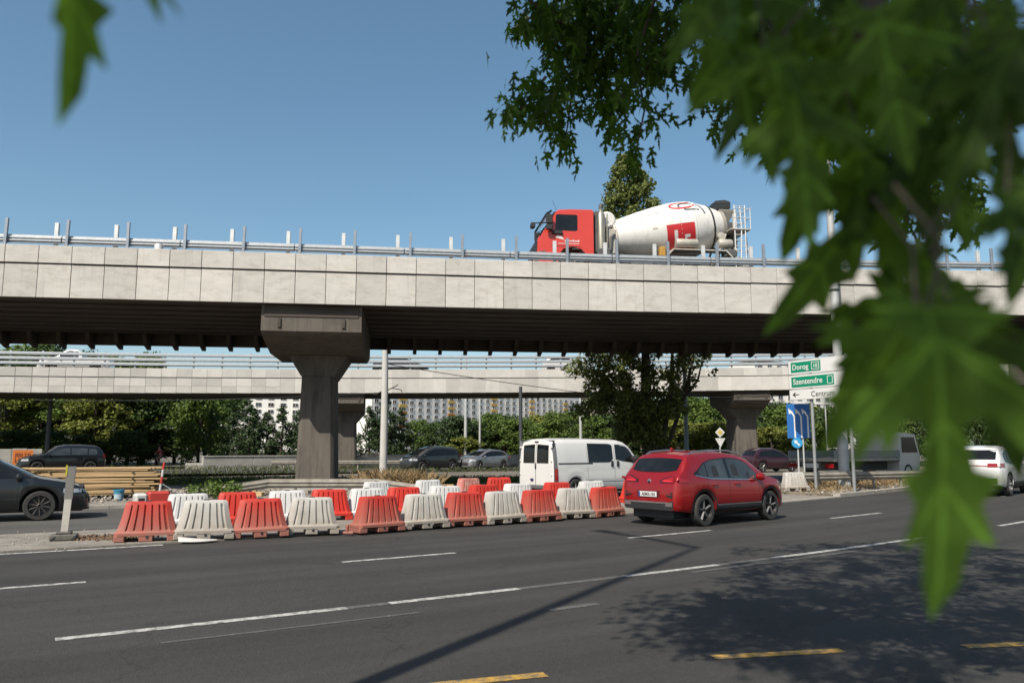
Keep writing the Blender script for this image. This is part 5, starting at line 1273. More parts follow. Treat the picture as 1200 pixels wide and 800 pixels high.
for x in (.9, 2.5): MB().tube([(x, .1, 0), (x, .1, 4.85)], .06, 10).build('post', sgrey, ds, 50)
for z in (3.55, 4.1, 4.6): MB().cbox(.2, SW - .2, .022, .045, z - .03, z + .03, .005).build('back_rail', sgrey, ds)
# lane sign
ls = thing('lane_sign', 'blue lane sign with three white bent arrows and a small blue disc below', 'sign', (10.62, 30.9, 0), R(-14))
MB().cbox(0, .84, -.012, .012, 1.98, 3.30, .004).build('panel', sblue, ls)
mb = MB()
for k in range(3):
    x = .13 + k * .24
    mb.prism([(x + .12, 2.0), (x + .175, 2.0), (x + .175, 2.82), (x + .06, 3.02), (x + .015, 2.985), (x + .12, 2.8)], -.022, -.0135, 'y')
    mb.prism([(x - .07, 3.13), (x + .105, 2.98), (x - .045, 2.90)], -.0225, -.013, 'y')
mb.build('arrows', decal_w, ls)
d_ = MB().lathe([(.19, -.01), (.2, 0), (.19, .01)], 24, Matrix.Translation((.33, -.03, 1.80)) @ Matrix.Rotation(math.pi / 2, 4, 'X')).build('disc', mat('disc_blue', (.02, .28, .55), .45), ls, 40)
mb = MB(); M = Matrix.Translation((.33, -.045, 1.80)) @ Matrix.Rotation(R(-45), 4, 'Y'); mb.box(-.028, .028, -.004, .004, -.13, .06, M=M); mb.prism([(-.08, .04), (.08, .04), (0, .15)], -.005, .005, 'y', M=M); mb.build('disc_arrow', decal_w, d_)
for x in (.36, .56): MB().tube([(x, .05, 0), (x, .05, 3.25)], .032, 8).build('post', palep, ls, 50)

# orange poster on concrete slabs
cs = thing('concrete_slab_wall', 'upright grey concrete slabs in front of the trees behind the black car', 'wall', (-33.2, 51.8, 0), R(30))
for i in range(3): MB().cbox(i * .85, i * .85 + .83, -.1, .1, -.1, 1.55 + .03 * (i % 2), .02).build('slab', parm, cs)
po = thing('poster', 'orange poster with dark block lettering fixed to the concrete slabs', 'poster', (-32.3, 52.05, .2), R(30))
MB().cbox(0, 1.12, -.012, .012, 0, 1.28, .003).build('board', mat('poster_orange', (.72, .2, .035), .6, var=.1), po)
mb = MB(); rs = random.Random(21)
for row in range(2):
    for k in range(5):
        x = .14 + k * .175; z = .80 - row * .33
        mb.box(x, x + .045, -.02, -.013, z, z + .28)
        for q in range(3):
            if rs.random() > .25: mb.box(x + .045, x + .135, -.02, -.013, z + .115 * q, z + .115 * q + .045)
        if rs.random() > .4: mb.box(x + .10, x + .14, -.0195, -.0135, z + .05, z + .25)
for k in range(7): mb.box(.15 + k * .1, .21 + k * .1, -.02, -.013, .3, .345)
mb.build('block_lettering', mat('poster_brown', (.16, .04, .02), .7), po)
ws = thing('white_notice', 'small white board on a stake between the concrete slabs and the black car', 'board', (-29.9, 53.2, 0), R(25)); MB().cbox(-.25, .25, -.02, .02, .7, 1.55, .01).build('board', decal_w, ws); MB().cbox(-.03, .03, .021, .06, 0, 1.3, .005).build('stake', woodd, ws)

# timber offcuts and concrete block by the bent rail
for i, (x, y, a, l) in enumerate(((-9.9, 26.6, 10, 1.6), (-9.2, 26.9, 4, 1.9), (-8.6, 26.4, -8, 1.0), (-2.9, 30.6, 20, 1.4))):
    o = MB().cbox(-l / 2, l / 2, -.09, .09, 0, .07 + .03 * i, .006).build('timber_offcut', wood); o.location = (x, y, .02 + .02 * i); o.rotation_euler = (0, 0, R(a)); tag(o, 'short sawn timber offcut lying on the rubble by the bent rail', 'offcut', 'timber offcuts on the rubble')
o = MB().cbox(-.28, .28, -.15, .15, 0, .24, .02).build('timber_block', wood); o.location = (-8.95, 27.5, .1); o.rotation_euler = (0, R(-6), R(12)); tag(o, 'chunky sawn timber block on top of the rubble beside the rail', 'timber block')
o = MB().lathe([(.10, 0), (.11, .05), (.11, .2), (.06, .22)], 12).build('clay_pipe_end', mat('terracotta', (.42, .16, .07), .8), None, 40); o.location = (-8.55, 27.6, .28); tag(o, 'orange clay pipe end on the timber block', 'pipe')
# low concrete blocks near the pier
for i, (x, y) in enumerate(((-23.5, 60.4), (-20.9, 61.0))):
    o = MB().cbox(-.9, .9, -.3, .3, 0, .5, .04).build('concrete_block', parm); o.location = (x, y, 0); o.rotation_euler = (0, 0, R(14)); tag(o, 'low concrete block lying by the parapet wall end', 'block', 'concrete blocks by the parapet')

# ================================================================== trees and plants
bark = mat('dark_bark', (.06, .048, .038), .95, var=.4, scale=6, bump=.6, bscale=12, stretch=(1, 1, .25))
LM = {'deep': leafmat('leaf_deep_green', (.054, .084, .027), .28, (.06, .10, .02)), 'mid': leafmat('leaf_mid_green', (.095, .14, .034), .3, (.10, .15, .025)),
      'lime': leafmat('leaf_yellow_green', (.16, .18, .042), .3, (.16, .18, .03)), 'pine': leafmat('pine_needles', (.046, .07, .031), .2, (.04, .07, .02)), 'poplar': leafmat('poplar_leaf', (.12, .142, .042), .28, (.12, .15, .03), .4)}
def leafcloud(seed, clumps, per, size, spread, droop=.0):
    """many small leaf faces gathered in clumps; clumps: (x, y, z, r)"""
    g_ = np.random.default_rng(seed); V = []; n_tot = 0
    for cx_, cy_, cz_, cr in clumps:
        n_ = max(4, int(per * (cr ** 2)))
        d = g_.normal(size=(n_, 3)); d /= np.linalg.norm(d, axis=1)[:, None]
        rad_ = cr * (g_.random(n_) ** .45)[:, None]
        c_ = np.array([cx_, cy_, cz_]) + d * rad_ * np.array([1, 1, .8])
        a = g_.normal(size=(n_, 3)); a /= np.linalg.norm(a, axis=1)[:, None]
        nrm = d + g_.normal(size=(n_, 3)) * .7 + np.array([0, 0, .4]); b = np.cross(nrm, a); b /= np.linalg.norm(b, axis=1)[:, None]; a = np.cross(b, nrm); a /= np.linalg.norm(a, axis=1)[:, None]
        s = size * (.6 + .8 * g_.random(n_))[:, None]
        V.append(np.stack([c_ - a * s, c_ - b * s * .55 , c_ + a * s, c_ + b * s * .55], 1))
    V = np.concatenate(V).reshape(-1, 3); k = len(V) // 4
    return V, np.arange(k * 4).reshape(k, 4)
def cloudmesh(name, V, F, m):
    me = bpy.data.meshes.new(name); me.vertices.add(len(V)); me.vertices.foreach_set('co', V.astype(np.float32).ravel())
    me.loops.add(F.size); me.loops.foreach_set('vertex_index', F.astype(np.int32).ravel())
    me.polygons.add(len(F)); me.polygons.foreach_set('loop_start', np.arange(0, F.size, 4, dtype=np.int32)); me.polygons.foreach_set('loop_total', np.full(len(F), 4, dtype=np.int32))
    me.materials.append(m); me.update(); me.validate(); return me
def round_clumps(seed, rx, h0, h1, n=46, taper=.55):
    rs = random.Random(seed); out = []
    for i in range(n):
        t = rs.random() ** .8; z = h0 + (h1 - h0) * t
        prof = math.sin(math.pi * min(1, .12 + .88 * t)) ** .6 if taper else (1 - t) ** .6
        rr = rx * max(.15, prof) * (rs.random() ** .4); a = rs.random() * 6.283
        out.append((rr * math.cos(a), rr * math.sin(a), z, rx * rs.uniform(.22, .40)))
    return out
def pine_clumps(seed, rx, h0, h1, n=60):
    rs = random.Random(seed); out = []
    for i in range(n):
        t = i / n; z = h0 + (h1 - h0) * t; rr = rx * (1 - t) ** .75 * rs.uniform(.35, 1.0); a = rs.random() * 6.283
        out.append((rr * math.cos(a), rr * math.sin(a), z, rx * rs.uniform(.18, .32) * (1.1 - .5 * t)))
    return out
PROTO = {}
def proto(kind, seed):
    key = (kind, seed)
    if key in PROTO: return PROTO[key]
    if kind == 'pine': V, F = leafcloud(seed, pine_clumps(seed, 2.0, .9, 6.0), 300, .11, 0)
    elif kind == 'tall': V, F = leafcloud(seed, round_clumps(seed, 3.2, 1.2, 11.5, 90), 105, .18, 0)
    else: V, F = leafcloud(seed, round_clumps(seed, 2.5, .7, 6.0, 55), 190, .14, 0)
    PROTO[key] = (V, F); return PROTO[key]
TRUNK = {}
def trunkmesh(h, r_, seed):
    rs = random.Random(seed); mb = MB()
    mb.tube([(0, 0, -.1), (rs.uniform(-.1, .1), rs.uniform(-.1, .1), h * .35), (rs.uniform(-.25, .25), rs.uniform(-.2, .2), h * .75)], [r_, r_ * .75, r_ * .3], 8)
    for k in range(5):
        a = rs.random() * 6.28; z = h * rs.uniform(.2, .5); l = h * .22; mb.tube([(0, 0, z), (math.cos(a) * l * .6, math.sin(a) * l * .6, z + l * .7), (math.cos(a) * l, math.sin(a) * l, z + l * 1.5)], [r_ * .5, r_ * .3, r_ * .1], 6)
    return mb.mesh('trunk', bark, 60)
CM = {}
def tree(name, label, x, y, kind, leaf, scale, seed, group, rz=None, z=0):
    key = (kind, seed % 4, leaf)
    if key not in CM:
        V, F = proto(kind, seed % 4); CM[key] = cloudmesh('crown', V, F, LM[leaf]); CM[key, 't'] = trunkmesh({'pine': 6, 'tall': 11.5}.get(kind, 6), {'tall': .22}.get(kind, .14), seed)
    t = thing(name, label, 'tree', (x, y, z), (seed * 1.7) % 6.28 if rz is None else rz, group); t.scale = (scale[0], scale[0], scale[1])
    link('trunk', CM[key, 't'], t); link('crown', CM[key], t)
    return t
rs = random.Random(42)
def ux(u, Y): return (u - 600) / 941.0 * Y
G = 'trees in the belt behind the overpasses'
k = 0
for u, Y, h in ((-60, 76, 11), (-25, 78, 12), (5, 72, 9), (18, 82, 13), (48, 80, 12.6), (72, 75, 9.5), (92, 84, 12.4), (112, 73, 9), (128, 82, 11.5), (150, 76, 9.5), (168, 85, 12.4), (185, 78, 9.3), (205, 84, 10), (240, 88, 9), (268, 90, 8)):
    k += 1; lf = ('deep', 'mid', 'deep', 'lime', 'mid')[k % 5]
    tree('broadleaf_tree', {'deep': 'tall dark green broadleaf tree in the dense belt behind the black estate car', 'mid': 'tall mid green broadleaf tree in the dense belt behind the black estate car', 'lime': 'tall yellowish green tree in the dense belt behind the black estate car'}[lf], ux(u, Y), Y, 'tall', lf, (1.0 * rs.uniform(.9, 1.15), h / 11.5 * .93), k, G)
for u, Y, h in ((15, 66, 3.0), (60, 68, 3.2), (100, 67, 2.6), (150, 69, 3.0), (165, 77, 3.0)):
    k += 1; tree('bushy_tree', 'low dark bushy tree at the foot of the dense tree belt', ux(u, Y), Y, 'round', 'deep', (.8, h / 6), k, 'low bushy trees at the foot of the belt')
tree('round_tree', 'rounded light green tree standing alone behind the cyclist', ux(233, 72), 72, 'round', 'mid', (1.0, 1.05), 3, None)
for u, Y, h in ((272, 80, 5.6), (292, 79, 6.4), (312, 82, 5.7), (330, 80, 6.2), (350, 83, 6.0), (432, 80, 6.3), (452, 81, 7.6), (470, 84, 6.2)):
    k += 1; tree('pine_tree', 'dark bushy pine tree behind the parapet wall', ux(u, Y), Y, 'pine', 'pine', (1.1, h / 6 * .92), k, 'pines behind the parapet wall')
for u, Y, h, lf in ((492, 86, 5.6, 'mid'), (512, 84, 5.2, 'deep'), (532, 82, 5.9, 'pine'), (552, 84, 5.3, 'deep'), (545, 80, 3.4, 'lime'), (572, 86, 6.3, 'mid'), (590, 84, 5.5, 'mid'), (592, 88, 6.4, 'deep'), (612, 85, 5.8, 'mid'), (628, 88, 6.2, 'lime'), (640, 82, 5.0, 'mid'), (652, 80, 6.3, 'mid'), (668, 84, 6.6, 'mid'), (690, 84, 6.0, 'mid'), (712, 86, 6.4, 'deep'), (735, 86, 6, 'deep'), (760, 88, 6.6, 'mid'), (785, 88, 6.2, 'lime')):
    k += 1; tree('broadleaf_tree', {'mid': 'mid green round tree in front of the apartment slab', 'deep': 'dark green round tree in front of the apartment slab', 'lime': 'yellowish green tree in front of the apartment slab', 'pine': 'very dark conifer-like tree in front of the apartment slab'}[lf], ux(u, Y), Y, 'round', lf, (1.0 * rs.uniform(.85, 1.15), h / 6 * .80), k, 'trees in front of the apartment slab')
for u, Y, h, lf in ((805, 90, 7.8, 'deep'), (822, 82, 6.6, 'mid'), (845, 88, 7.4, 'deep'), (862, 84, 6.0, 'deep'), (880, 90, 7.2, 'mid'), (905, 92, 6.6, 'deep'), (925, 88, 6.2, 'mid'), (950, 94, 6.4, 'lime'), (975, 90, 6.0, 'deep'), (1005, 92, 6.6, 'deep'), (1040, 90, 7, 'mid'), (1075, 92, 7, 'deep'), (1110, 94, 7.4, 'mid'), (1145, 90, 7, 'deep'), (1180, 94, 7.5, 'mid'), (1225, 92, 7.5, 'deep'), (1270, 94, 8, 'mid'), (835, 78, 4.0, 'lime'), (905, 80, 3.6, 'lime'), (795, 80, 4.2, 'lime')):
    k += 1; tree('broadleaf_tree', {'mid': 'mid green tree in the belt around the right far pier', 'deep': 'dark green tree in the belt around the right far pier', 'lime': 'yellowing tree in the belt around the right far pier'}[lf], ux(u, Y), Y, 'round', lf, (1.15 * rs.uniform(.9, 1.2), h / 6), k, 'trees around the right far pier')

# tall poplar between the two overpasses: dark foot in the deck's shade, sunlit top above it
pt = thing('tall_tree', 'tall multi-stemmed tree between the overpasses, its top showing above the mixer truck', 'tree', (7.6, 43.5, 0))
mb = MB()
for pts, r0, r1 in (([(0, 0, -.1), (-.3, 0, 3), (-.2, .2, 8), (-1.0, .2, 16.8)], .48, .05), ([(.1, 0, -.1), (.4, .1, 1.2), (1.2, .2, 5), (1.3, .2, 8)], .26, .06), ([(.15, 0, .4), (1.0, -.1, 2.2), (1.9, 0, 4.6), (2.5, 0, 7.2)], .17, .05), ([(1.75, 0, 4.3), (2.6, .1, 5.3), (2.9, .2, 6.4)], .09, .03), ([(-.25, 0, 2.4), (-1.4, -.2, 4.0), (-2.6, -.2, 5.6)], .16, .04), ([(-.2, .1, 7), (-1.3, 0, 9), (-1.8, .2, 11)], .12, .03)):
    n_ = len(pts); mb.tube(pts, [r0 + (r1 - r0) * i / (n_ - 1) for i in range(n_)], 9)
mb.build('trunk', bark, pt, 60)
rs = random.Random(9); cl = []
for i in range(95):
    a = rs.random() * 6.28; t = rs.random(); r_ = 2.7 * math.sqrt(rs.random()); cl.append((-1.0 + r_ * math.cos(a) * 1.25, r_ * math.sin(a), 3.4 + 3.9 * t, rs.uniform(.45, .75)))
for i in range(60): a = rs.random() * 6.28; cl.append((-.6 + rs.uniform(-1.1, 1.1), rs.uniform(-.9, .9), 1.9 + 2.2 * rs.random(), rs.uniform(.4, .6)))
for q in ((-3.3, 0, 5.9, .7), (-3.9, .2, 6.3, .5), (2.6, 0, 6.3, .5), (3.1, .1, 6.7, .45), (2.0, 0, 5.9, .45), (3.4, 0, 5.7, .35), (2.9, .3, 7.0, .5)): cl.append(q)
for i in range(240):
    t = rs.random(); z_ = 8 + 10.0 * t; w = 3.5 * (1 - t) ** .7 + .12; a = rs.random() * 6.28; r_ = w * rs.random() ** .5; cl.append((-1.0 + r_ * math.cos(a), r_ * math.sin(a), z_, rs.uniform(.5, .8) * (1.15 - .6 * t)))
for i in range(12): cl.append((-3.1 + rs.uniform(-.35, .35), rs.uniform(-.4, .4), 10 + 4.0 * rs.random(), .42))
for q in ((-2.9, 0, 14.0, .35), (-3.4, 0, 14.0, .4), (-1.0, 0, 17.5, .2)): cl.append(q)
V, F = leafcloud(77, cl, 400, .105, 0)
link('crown', cloudmesh('crown', V, F, LM['poplar']), pt)

# dry bush beside the white pole, grasses, litter, rubble
def blades(name, seed, spots, per, h, m, lean=.5, w=.012, kind='stuff', label=None, cat=None):
    g_ = np.random.default_rng(seed); S = np.array(spots); idx = g_.integers(0, len(S), per)
    base = S[idx][:, :3].copy(); base[:, :2] += g_.normal(size=(per, 2)) * S[idx][:, 3:4]
    hh = h * (.4 + .9 * g_.random(per))[:, None]; d = np.concatenate([g_.normal(size=(per, 2)) * lean, np.ones((per, 1))], 1); d /= np.linalg.norm(d, axis=1)[:, None]
    s = g_.normal(size=(per, 3)); s[:, 2] = 0; s /= np.linalg.norm(s, axis=1)[:, None]; ww = w * (.6 + .8 * g_.random(per))[:, None]
    V = np.stack([base - s * ww, base + s * ww, base + d * hh * .7 + s * ww * .6 , base + d * hh * np.array([1.25, 1.25, .95]) ], 1).reshape(-1, 3); F = np.arange(per * 4).reshape(per, 4)
    o = link(name, cloudmesh(name, V, F, m)); tag(o, label, cat, kind=kind); return o
db = thing('dry_bush', 'dry straw-brown bush at the foot of the white pole', 'bush', (-4.55, 32.2, 0))
o = blades('stalks', 3, [(x_, y_, 0, .32) for x_ in (-.9, -.5, 0, .4, .8) for y_ in (-.2, .2)], 1700, .75, drym, .55, .012); o.parent = db; o['kind'] = 'stuff'
rs = random.Random(6)
sp = [(ux(u, Y), Y, 0, 1.0) for u in range(-40, 700, 18) for Y in (36.5, 39, 42)]
blades('grass', 4, sp, 14000, .24, grassm, .6, .02, label='dark rough grass in the shade behind the near pier', cat='grass')
sp = [BR(s, t) [:] + (.8,) for s in range(-25, 60, 2) for t in (-5.2, 5.5)]
blades('grass', 5, sp, 9000, .35, grassm, .5, .02, label='strip of rough grass along both edges of the back road', cat='grass')
sp = [tuple(P(r_, s, .1)) + (.35,) for s in range(25, 48) for r_ in (97.2, 98.2, 99.2)]
blades('verge_weeds', 8, sp, 4200, .22, drym, .8, .010, label='dry brown weeds and dead leaves on the verge below the guard rail', cat='weeds')
sp = [(-9.6, 24.6, 0, .3), (-9.0, 24.9, 0, .35), (-8.5, 24.6, 0, .3), (-9.3, 25.3, 0, .3)]
V, F = leafcloud(15, [(a + random.uniform(-.2, .2), b, .25 + .25 * random.random(), .28) for a, b, c_, d in sp for _ in range(3)], 900, .05, 0)
wb = thing('weed_shrub', 'low leafy weed shrub between the striped stake and the white barrier', 'plant', (0, 0, 0)); link('leaves', cloudmesh('leaves', V, F, LM['mid']), wb)
o = MB(); [o.tube([(a, b, 0), (a + .1, b, .4)], .01, 5) for a, b, c_, d in sp]; o.build('stem', bark, wb)
def stones(name, seed, spots, n_, smin, smax, m, label, cat):
    rs = random.Random(seed); mb = MB()
    for i in range(n_):
        x_, y_, z_, sp_ = rs.choice(spots); px_, py_ = x_ + rs.gauss(0, sp_), y_ + rs.gauss(0, sp_); s_ = rs.uniform(smin, smax) * rs.choice((.6, .8, 1, 1.5))
        M = Matrix.Translation((px_, py_, z_ + s_ * .25)) @ Matrix.Rotation(rs.random() * 6, 4, Vector((rs.random(), rs.random(), rs.random() + .1)).normalized())
        mb.add([M @ Vector((q[0] * s_ * rs.uniform(.6, 1), q[1] * s_ * rs.uniform(.6, 1), q[2] * s_ * .6)) for q in ((1, 0, 0), (-1, 0, 0), (0, 1, 0), (0, -1, 0), (0, 0, 1), (0, 0, -1))], [(0, 2, 4), (2, 1, 4), (1, 3, 4), (3, 0, 4), (2, 0, 5), (1, 2, 5), (3, 1, 5), (0, 3, 5)])
    o = mb.build(name, m); tag(o, label, cat, kind='stuff'); return o
rub = mat('rubble_stone', (.33, .29, .24), .95, var=.4, scale=1.5)
stones('rubble', 1, [(-14 + i * 1.0, 27.2 + (i % 3) * 1.2, 0, .9) for i in range(16)] + [(-12.5, 24.2, .05, .5), (-11, 24.5, .05, .4)], 1600, .03, .11, rub, 'broken stones and rubble scattered around the bent guard rail', 'rubble')
stones('gravel', 2, [tuple(P(r_, s, .03)) + (.5,) for s in range(-6, 14) for r_ in (97.9, 98.6, 99.4)], 2200, .006, .022, rub, 'loose grit scattered over the traffic island', 'gravel')
stones('gravel', 3, [tuple(P(r_, s, .10)) + (.4,) for s in range(24, 44) for r_ in (98.2, 99.5)], 900, .02, .06, rub, 'stones and clods on the dry verge', 'gravel')
stones('leaf_litter', 4, [tuple(P(99.0, 1.0, .03)) + (.22,), tuple(P(99.4, 1.5, .03)) + (.2,), tuple(P(98.8, .7, .03)) + (.15,)], 900, .012, .03, mat('litter_brown', (.16, .095, .055), .95, var=.5, scale=12), 'patch of reddish brown leaf litter beside the first red barrier', 'leaf litter')
stones('rubble', 5, [tuple(P(r_, s, .05)) + (.5,) for s in range(-12, 14) for r_ in (88.9, 89.6)], 900, .015, .05, rub, 'small rubble along the dusty strip beside the plank stack', 'rubble')
o = MB(); o.prism([(-1.25, 0), (-.85, .16), (.9, .16), (1.3, 0)], 2.35, 5.9, 'y'); o = o.build('pier_plinth', parm); o.location = O1 + AX * -7.38; o.rotation_euler = (0, 0, RZ1); tag(o, 'dusty concrete plinth around the foot of the near pier', 'plinth')

# cyclist far off in front of the trees
def skinned(name, verts, edges, radii, m, parent, sub=1):
    me = bpy.data.meshes.new(name); me.from_pydata(verts, edges, []); o = bpy.data.objects.new(name, me); C.objects.link(o)
    md = o.modifiers.new('skin', 'SKIN'); me.skin_vertices  # layer is made with the modifier
    for i, r_ in enumerate(radii): me.skin_vertices[0].data[i].radius = (r_, r_); me.skin_vertices[0].data[i].use_root = (i == 0)
    s_ = o.modifiers.new('sub', 'SUBSURF'); s_.levels = s_.render_levels = sub
    dg = bpy.context.evaluated_depsgraph_get(); me2 = bpy.data.meshes.new_from_object(o.evaluated_get(dg)); bpy.data.objects.remove(o)
    me2.materials.clear(); me2.materials.append(m); return link(name, me2, parent)
skinm = mat('skin', (.42, .25, .18), .6); redcl = mat('red_shirt', (.45, .03, .04), .8)
pe = thing('person', 'person in a red top riding a bicycle in front of the trees', 'person', (-29.4, 67.5, 0), R(170))
skinned('body', [(0, 0, .98), (.08, 0, 1.25), (.2, 0, 1.48), (.25, 0, 1.6), (.27, 0, 1.75), (.2, .2, 1.44), (.35, .24, 1.2), (.55, .22, 1.05), (.2, -.2, 1.44), (.35, -.24, 1.2), (.55, -.22, 1.05), (.02, .12, .95), (.32, .12, .72), (.12, .12, .35), (.26, .12, .3), (.02, -.12, .95), (.3, -.12, .86), (.2, -.12, .52), (.34, -.12, .48)],
        [(0, 1), (1, 2), (2, 3), (3, 4), (2, 5), (5, 6), (6, 7), (2, 8), (8, 9), (9, 10), (0, 11), (11, 12), (12, 13), (13, 14), (0, 15), (15, 16), (16, 17), (17, 18)],
        [.15, .15, .15, .06, .11, .065, .05, .04, .065, .05, .04, .1, .075, .05, .045, .1, .075, .05, .045], skinm, pe)
skinned('shirt', [(0, 0, 1.0), (.08, 0, 1.25), (.19, 0, 1.46), (.2, .2, 1.44), (.32, .24, 1.25), (.2, -.2, 1.44), (.32, -.24, 1.25)], [(0, 1), (1, 2), (2, 3), (3, 4), (2, 5), (5, 6)], [.19, .18, .18, .09, .07, .09, .07], redcl, pe)
o = MB().lathe([(.02, .13), (.09, .1), (.125, .02), (.12, -.03), (.1, -.06)], 12, Matrix.Translation((.26, 0, 1.78))).build('hair', mat('dark_hair', (.03, .02, .015), .8), pe, 50)
bc = thing('bicycle', 'dark bicycle ridden by the person in red', 'bicycle', (-29.4, 67.5, 0), R(170))
for x_ in (-.45, .6):
    w_ = MB(); w_.lathe([(.33, -.02), (.345, 0), (.33, .02), (.31, 0), (.33, -.02)], 24, Matrix.Translation((x_, 0, .345)) @ Matrix.Rotation(math.pi / 2, 4, 'X'), caps=False); w_.build('wheel', tyrem, bc)
MB().tube([(-.45, 0, .345), (.05, 0, .3), (-.08, 0, .88)], .018, 6).tube([(.05, 0, .3), (.45, 0, .85), (-.06, 0, .8)], .018, 6).tube([(.6, 0, .345), (.47, 0, .9), (.44, 0, 1.02)], .018, 6).build('frame', steeld, bc)
MB().cbox(-.2, .06, -.07, .07, .88, .93, .02).build('saddle', blackp, bc); MB().tube([(.5, -.27, 1.04), (.44, 0, 1.02), (.5, .27, 1.04)], .015, 6).build('handlebar', steeld, bc)

# ================================================================== silver maple over the pavement, its branches hanging into view
mleaf = leafmat('maple_leaf', (.024, .048, .007), .34, (.13, .25, .012), .6, .35)
nleaf = leafmat('maple_leaf_near', (.026, .050, .008), .36, (.14, .26, .012), .55, .3, True)
twigm = mat('maple_twig', (.07, .055, .04), .9)
mt = thing('maple_tree', 'silver maple beside the pavement with lobed leaves hanging into the view', 'tree', (4.6, 1.4, .12))
MO = Vector((4.6, 1.4, .12))
half = [(0, 0), (.05, .0), (.17, -.09), (.14, .01), (.25, .03), (.17, .09), (.075, .16), (.17, .21), (.22, .30), (.29, .30), (.44, .50), (.33, .44), (.35, .56), (.24, .44), (.22, .51), (.13, .38), (.055, .40), (.09, .54), (.17, .57), (.11, .65), (.155, .78), (.08, .76), (.06, .89), (0, 1.0)]
def leafgeo(fold, curl, wid=1.0):
    """lobed leaf, base at the origin, tip along +y, face towards +z"""
    vs = []; fs = []
    mid = [0, .17, .43, .67, .85, 1.0]
    def lift(x, y): return (x * wid, y, fold * abs(x) - curl * y * y + .012 * math.sin(y * 9 + x * 7))
    mi = [len(vs) + i for i in range(len(mid))]; vs += [lift(0, m_) for m_ in mid]
    seg = [(0, 6, 0, 1), (6, 16, 1, 2), (16, 19, 2, 3), (19, 22, 3, 4), (22, 23, 4, 5)]
    for sg in (1, -1):
        o = len(vs); vs += [lift(sg * x, y) for x, y in half[1:-1]]
        ix = lambda i: mi[0] if i == 0 else (mi[5] if i == 23 else o + i - 1)
        for a, b, m0, m1 in seg:
            ring_ = [mi[m0]] + [ix(i) for i in range(a if a else 1, b + 1)] + [mi[m1]]
            rr = []
            for q in ring_:
                if q not in rr: rr.append(q)
            if len(rr) >= 3: fs.append(tuple(rr if sg > 0 else reversed(rr)))
    return vs, fs
LG = [leafgeo(f_, c_, w_) for f_, c_, w_ in ((.25, .15, .95), (-.2, .2, .85), (.45, .1, .8), (.1, .3, 1.0), (.32, .35, 1.12), (.3, .2, .8))]
def leafmesh(i, n='leaf'):
    vs, fs = LG[i]; me = bpy.data.meshes.new(n); me.from_pydata(vs, [], fs); me.materials.append(nleaf)
    bm = bmesh.new(); bm.from_mesh(me); bmesh.ops.triangulate(bm, faces=bm.faces); bm.to_mesh(me); bm.free(); me.polygons.foreach_set('use_smooth', [True] * len(me.polygons)); me.update(); return me
LMS = [leafmesh(i) for i in range(6)]
LTRI = []
for me in LMS: LTRI.append(([v.co.copy() for v in me.vertices], [tuple(p.vertices) for p in me.polygons]))
def leaf_matrix(base, tipdir, nrm, length):
    y = tipdir.normalized(); z = (nrm - y * nrm.dot(y)).normalized(); x = y.cross(z)
    M = Matrix((x, y, z)).transposed().to_4x4(); return Matrix.Translation(base) @ M @ Matrix.Scale(length, 4)
rs = random.Random(12)
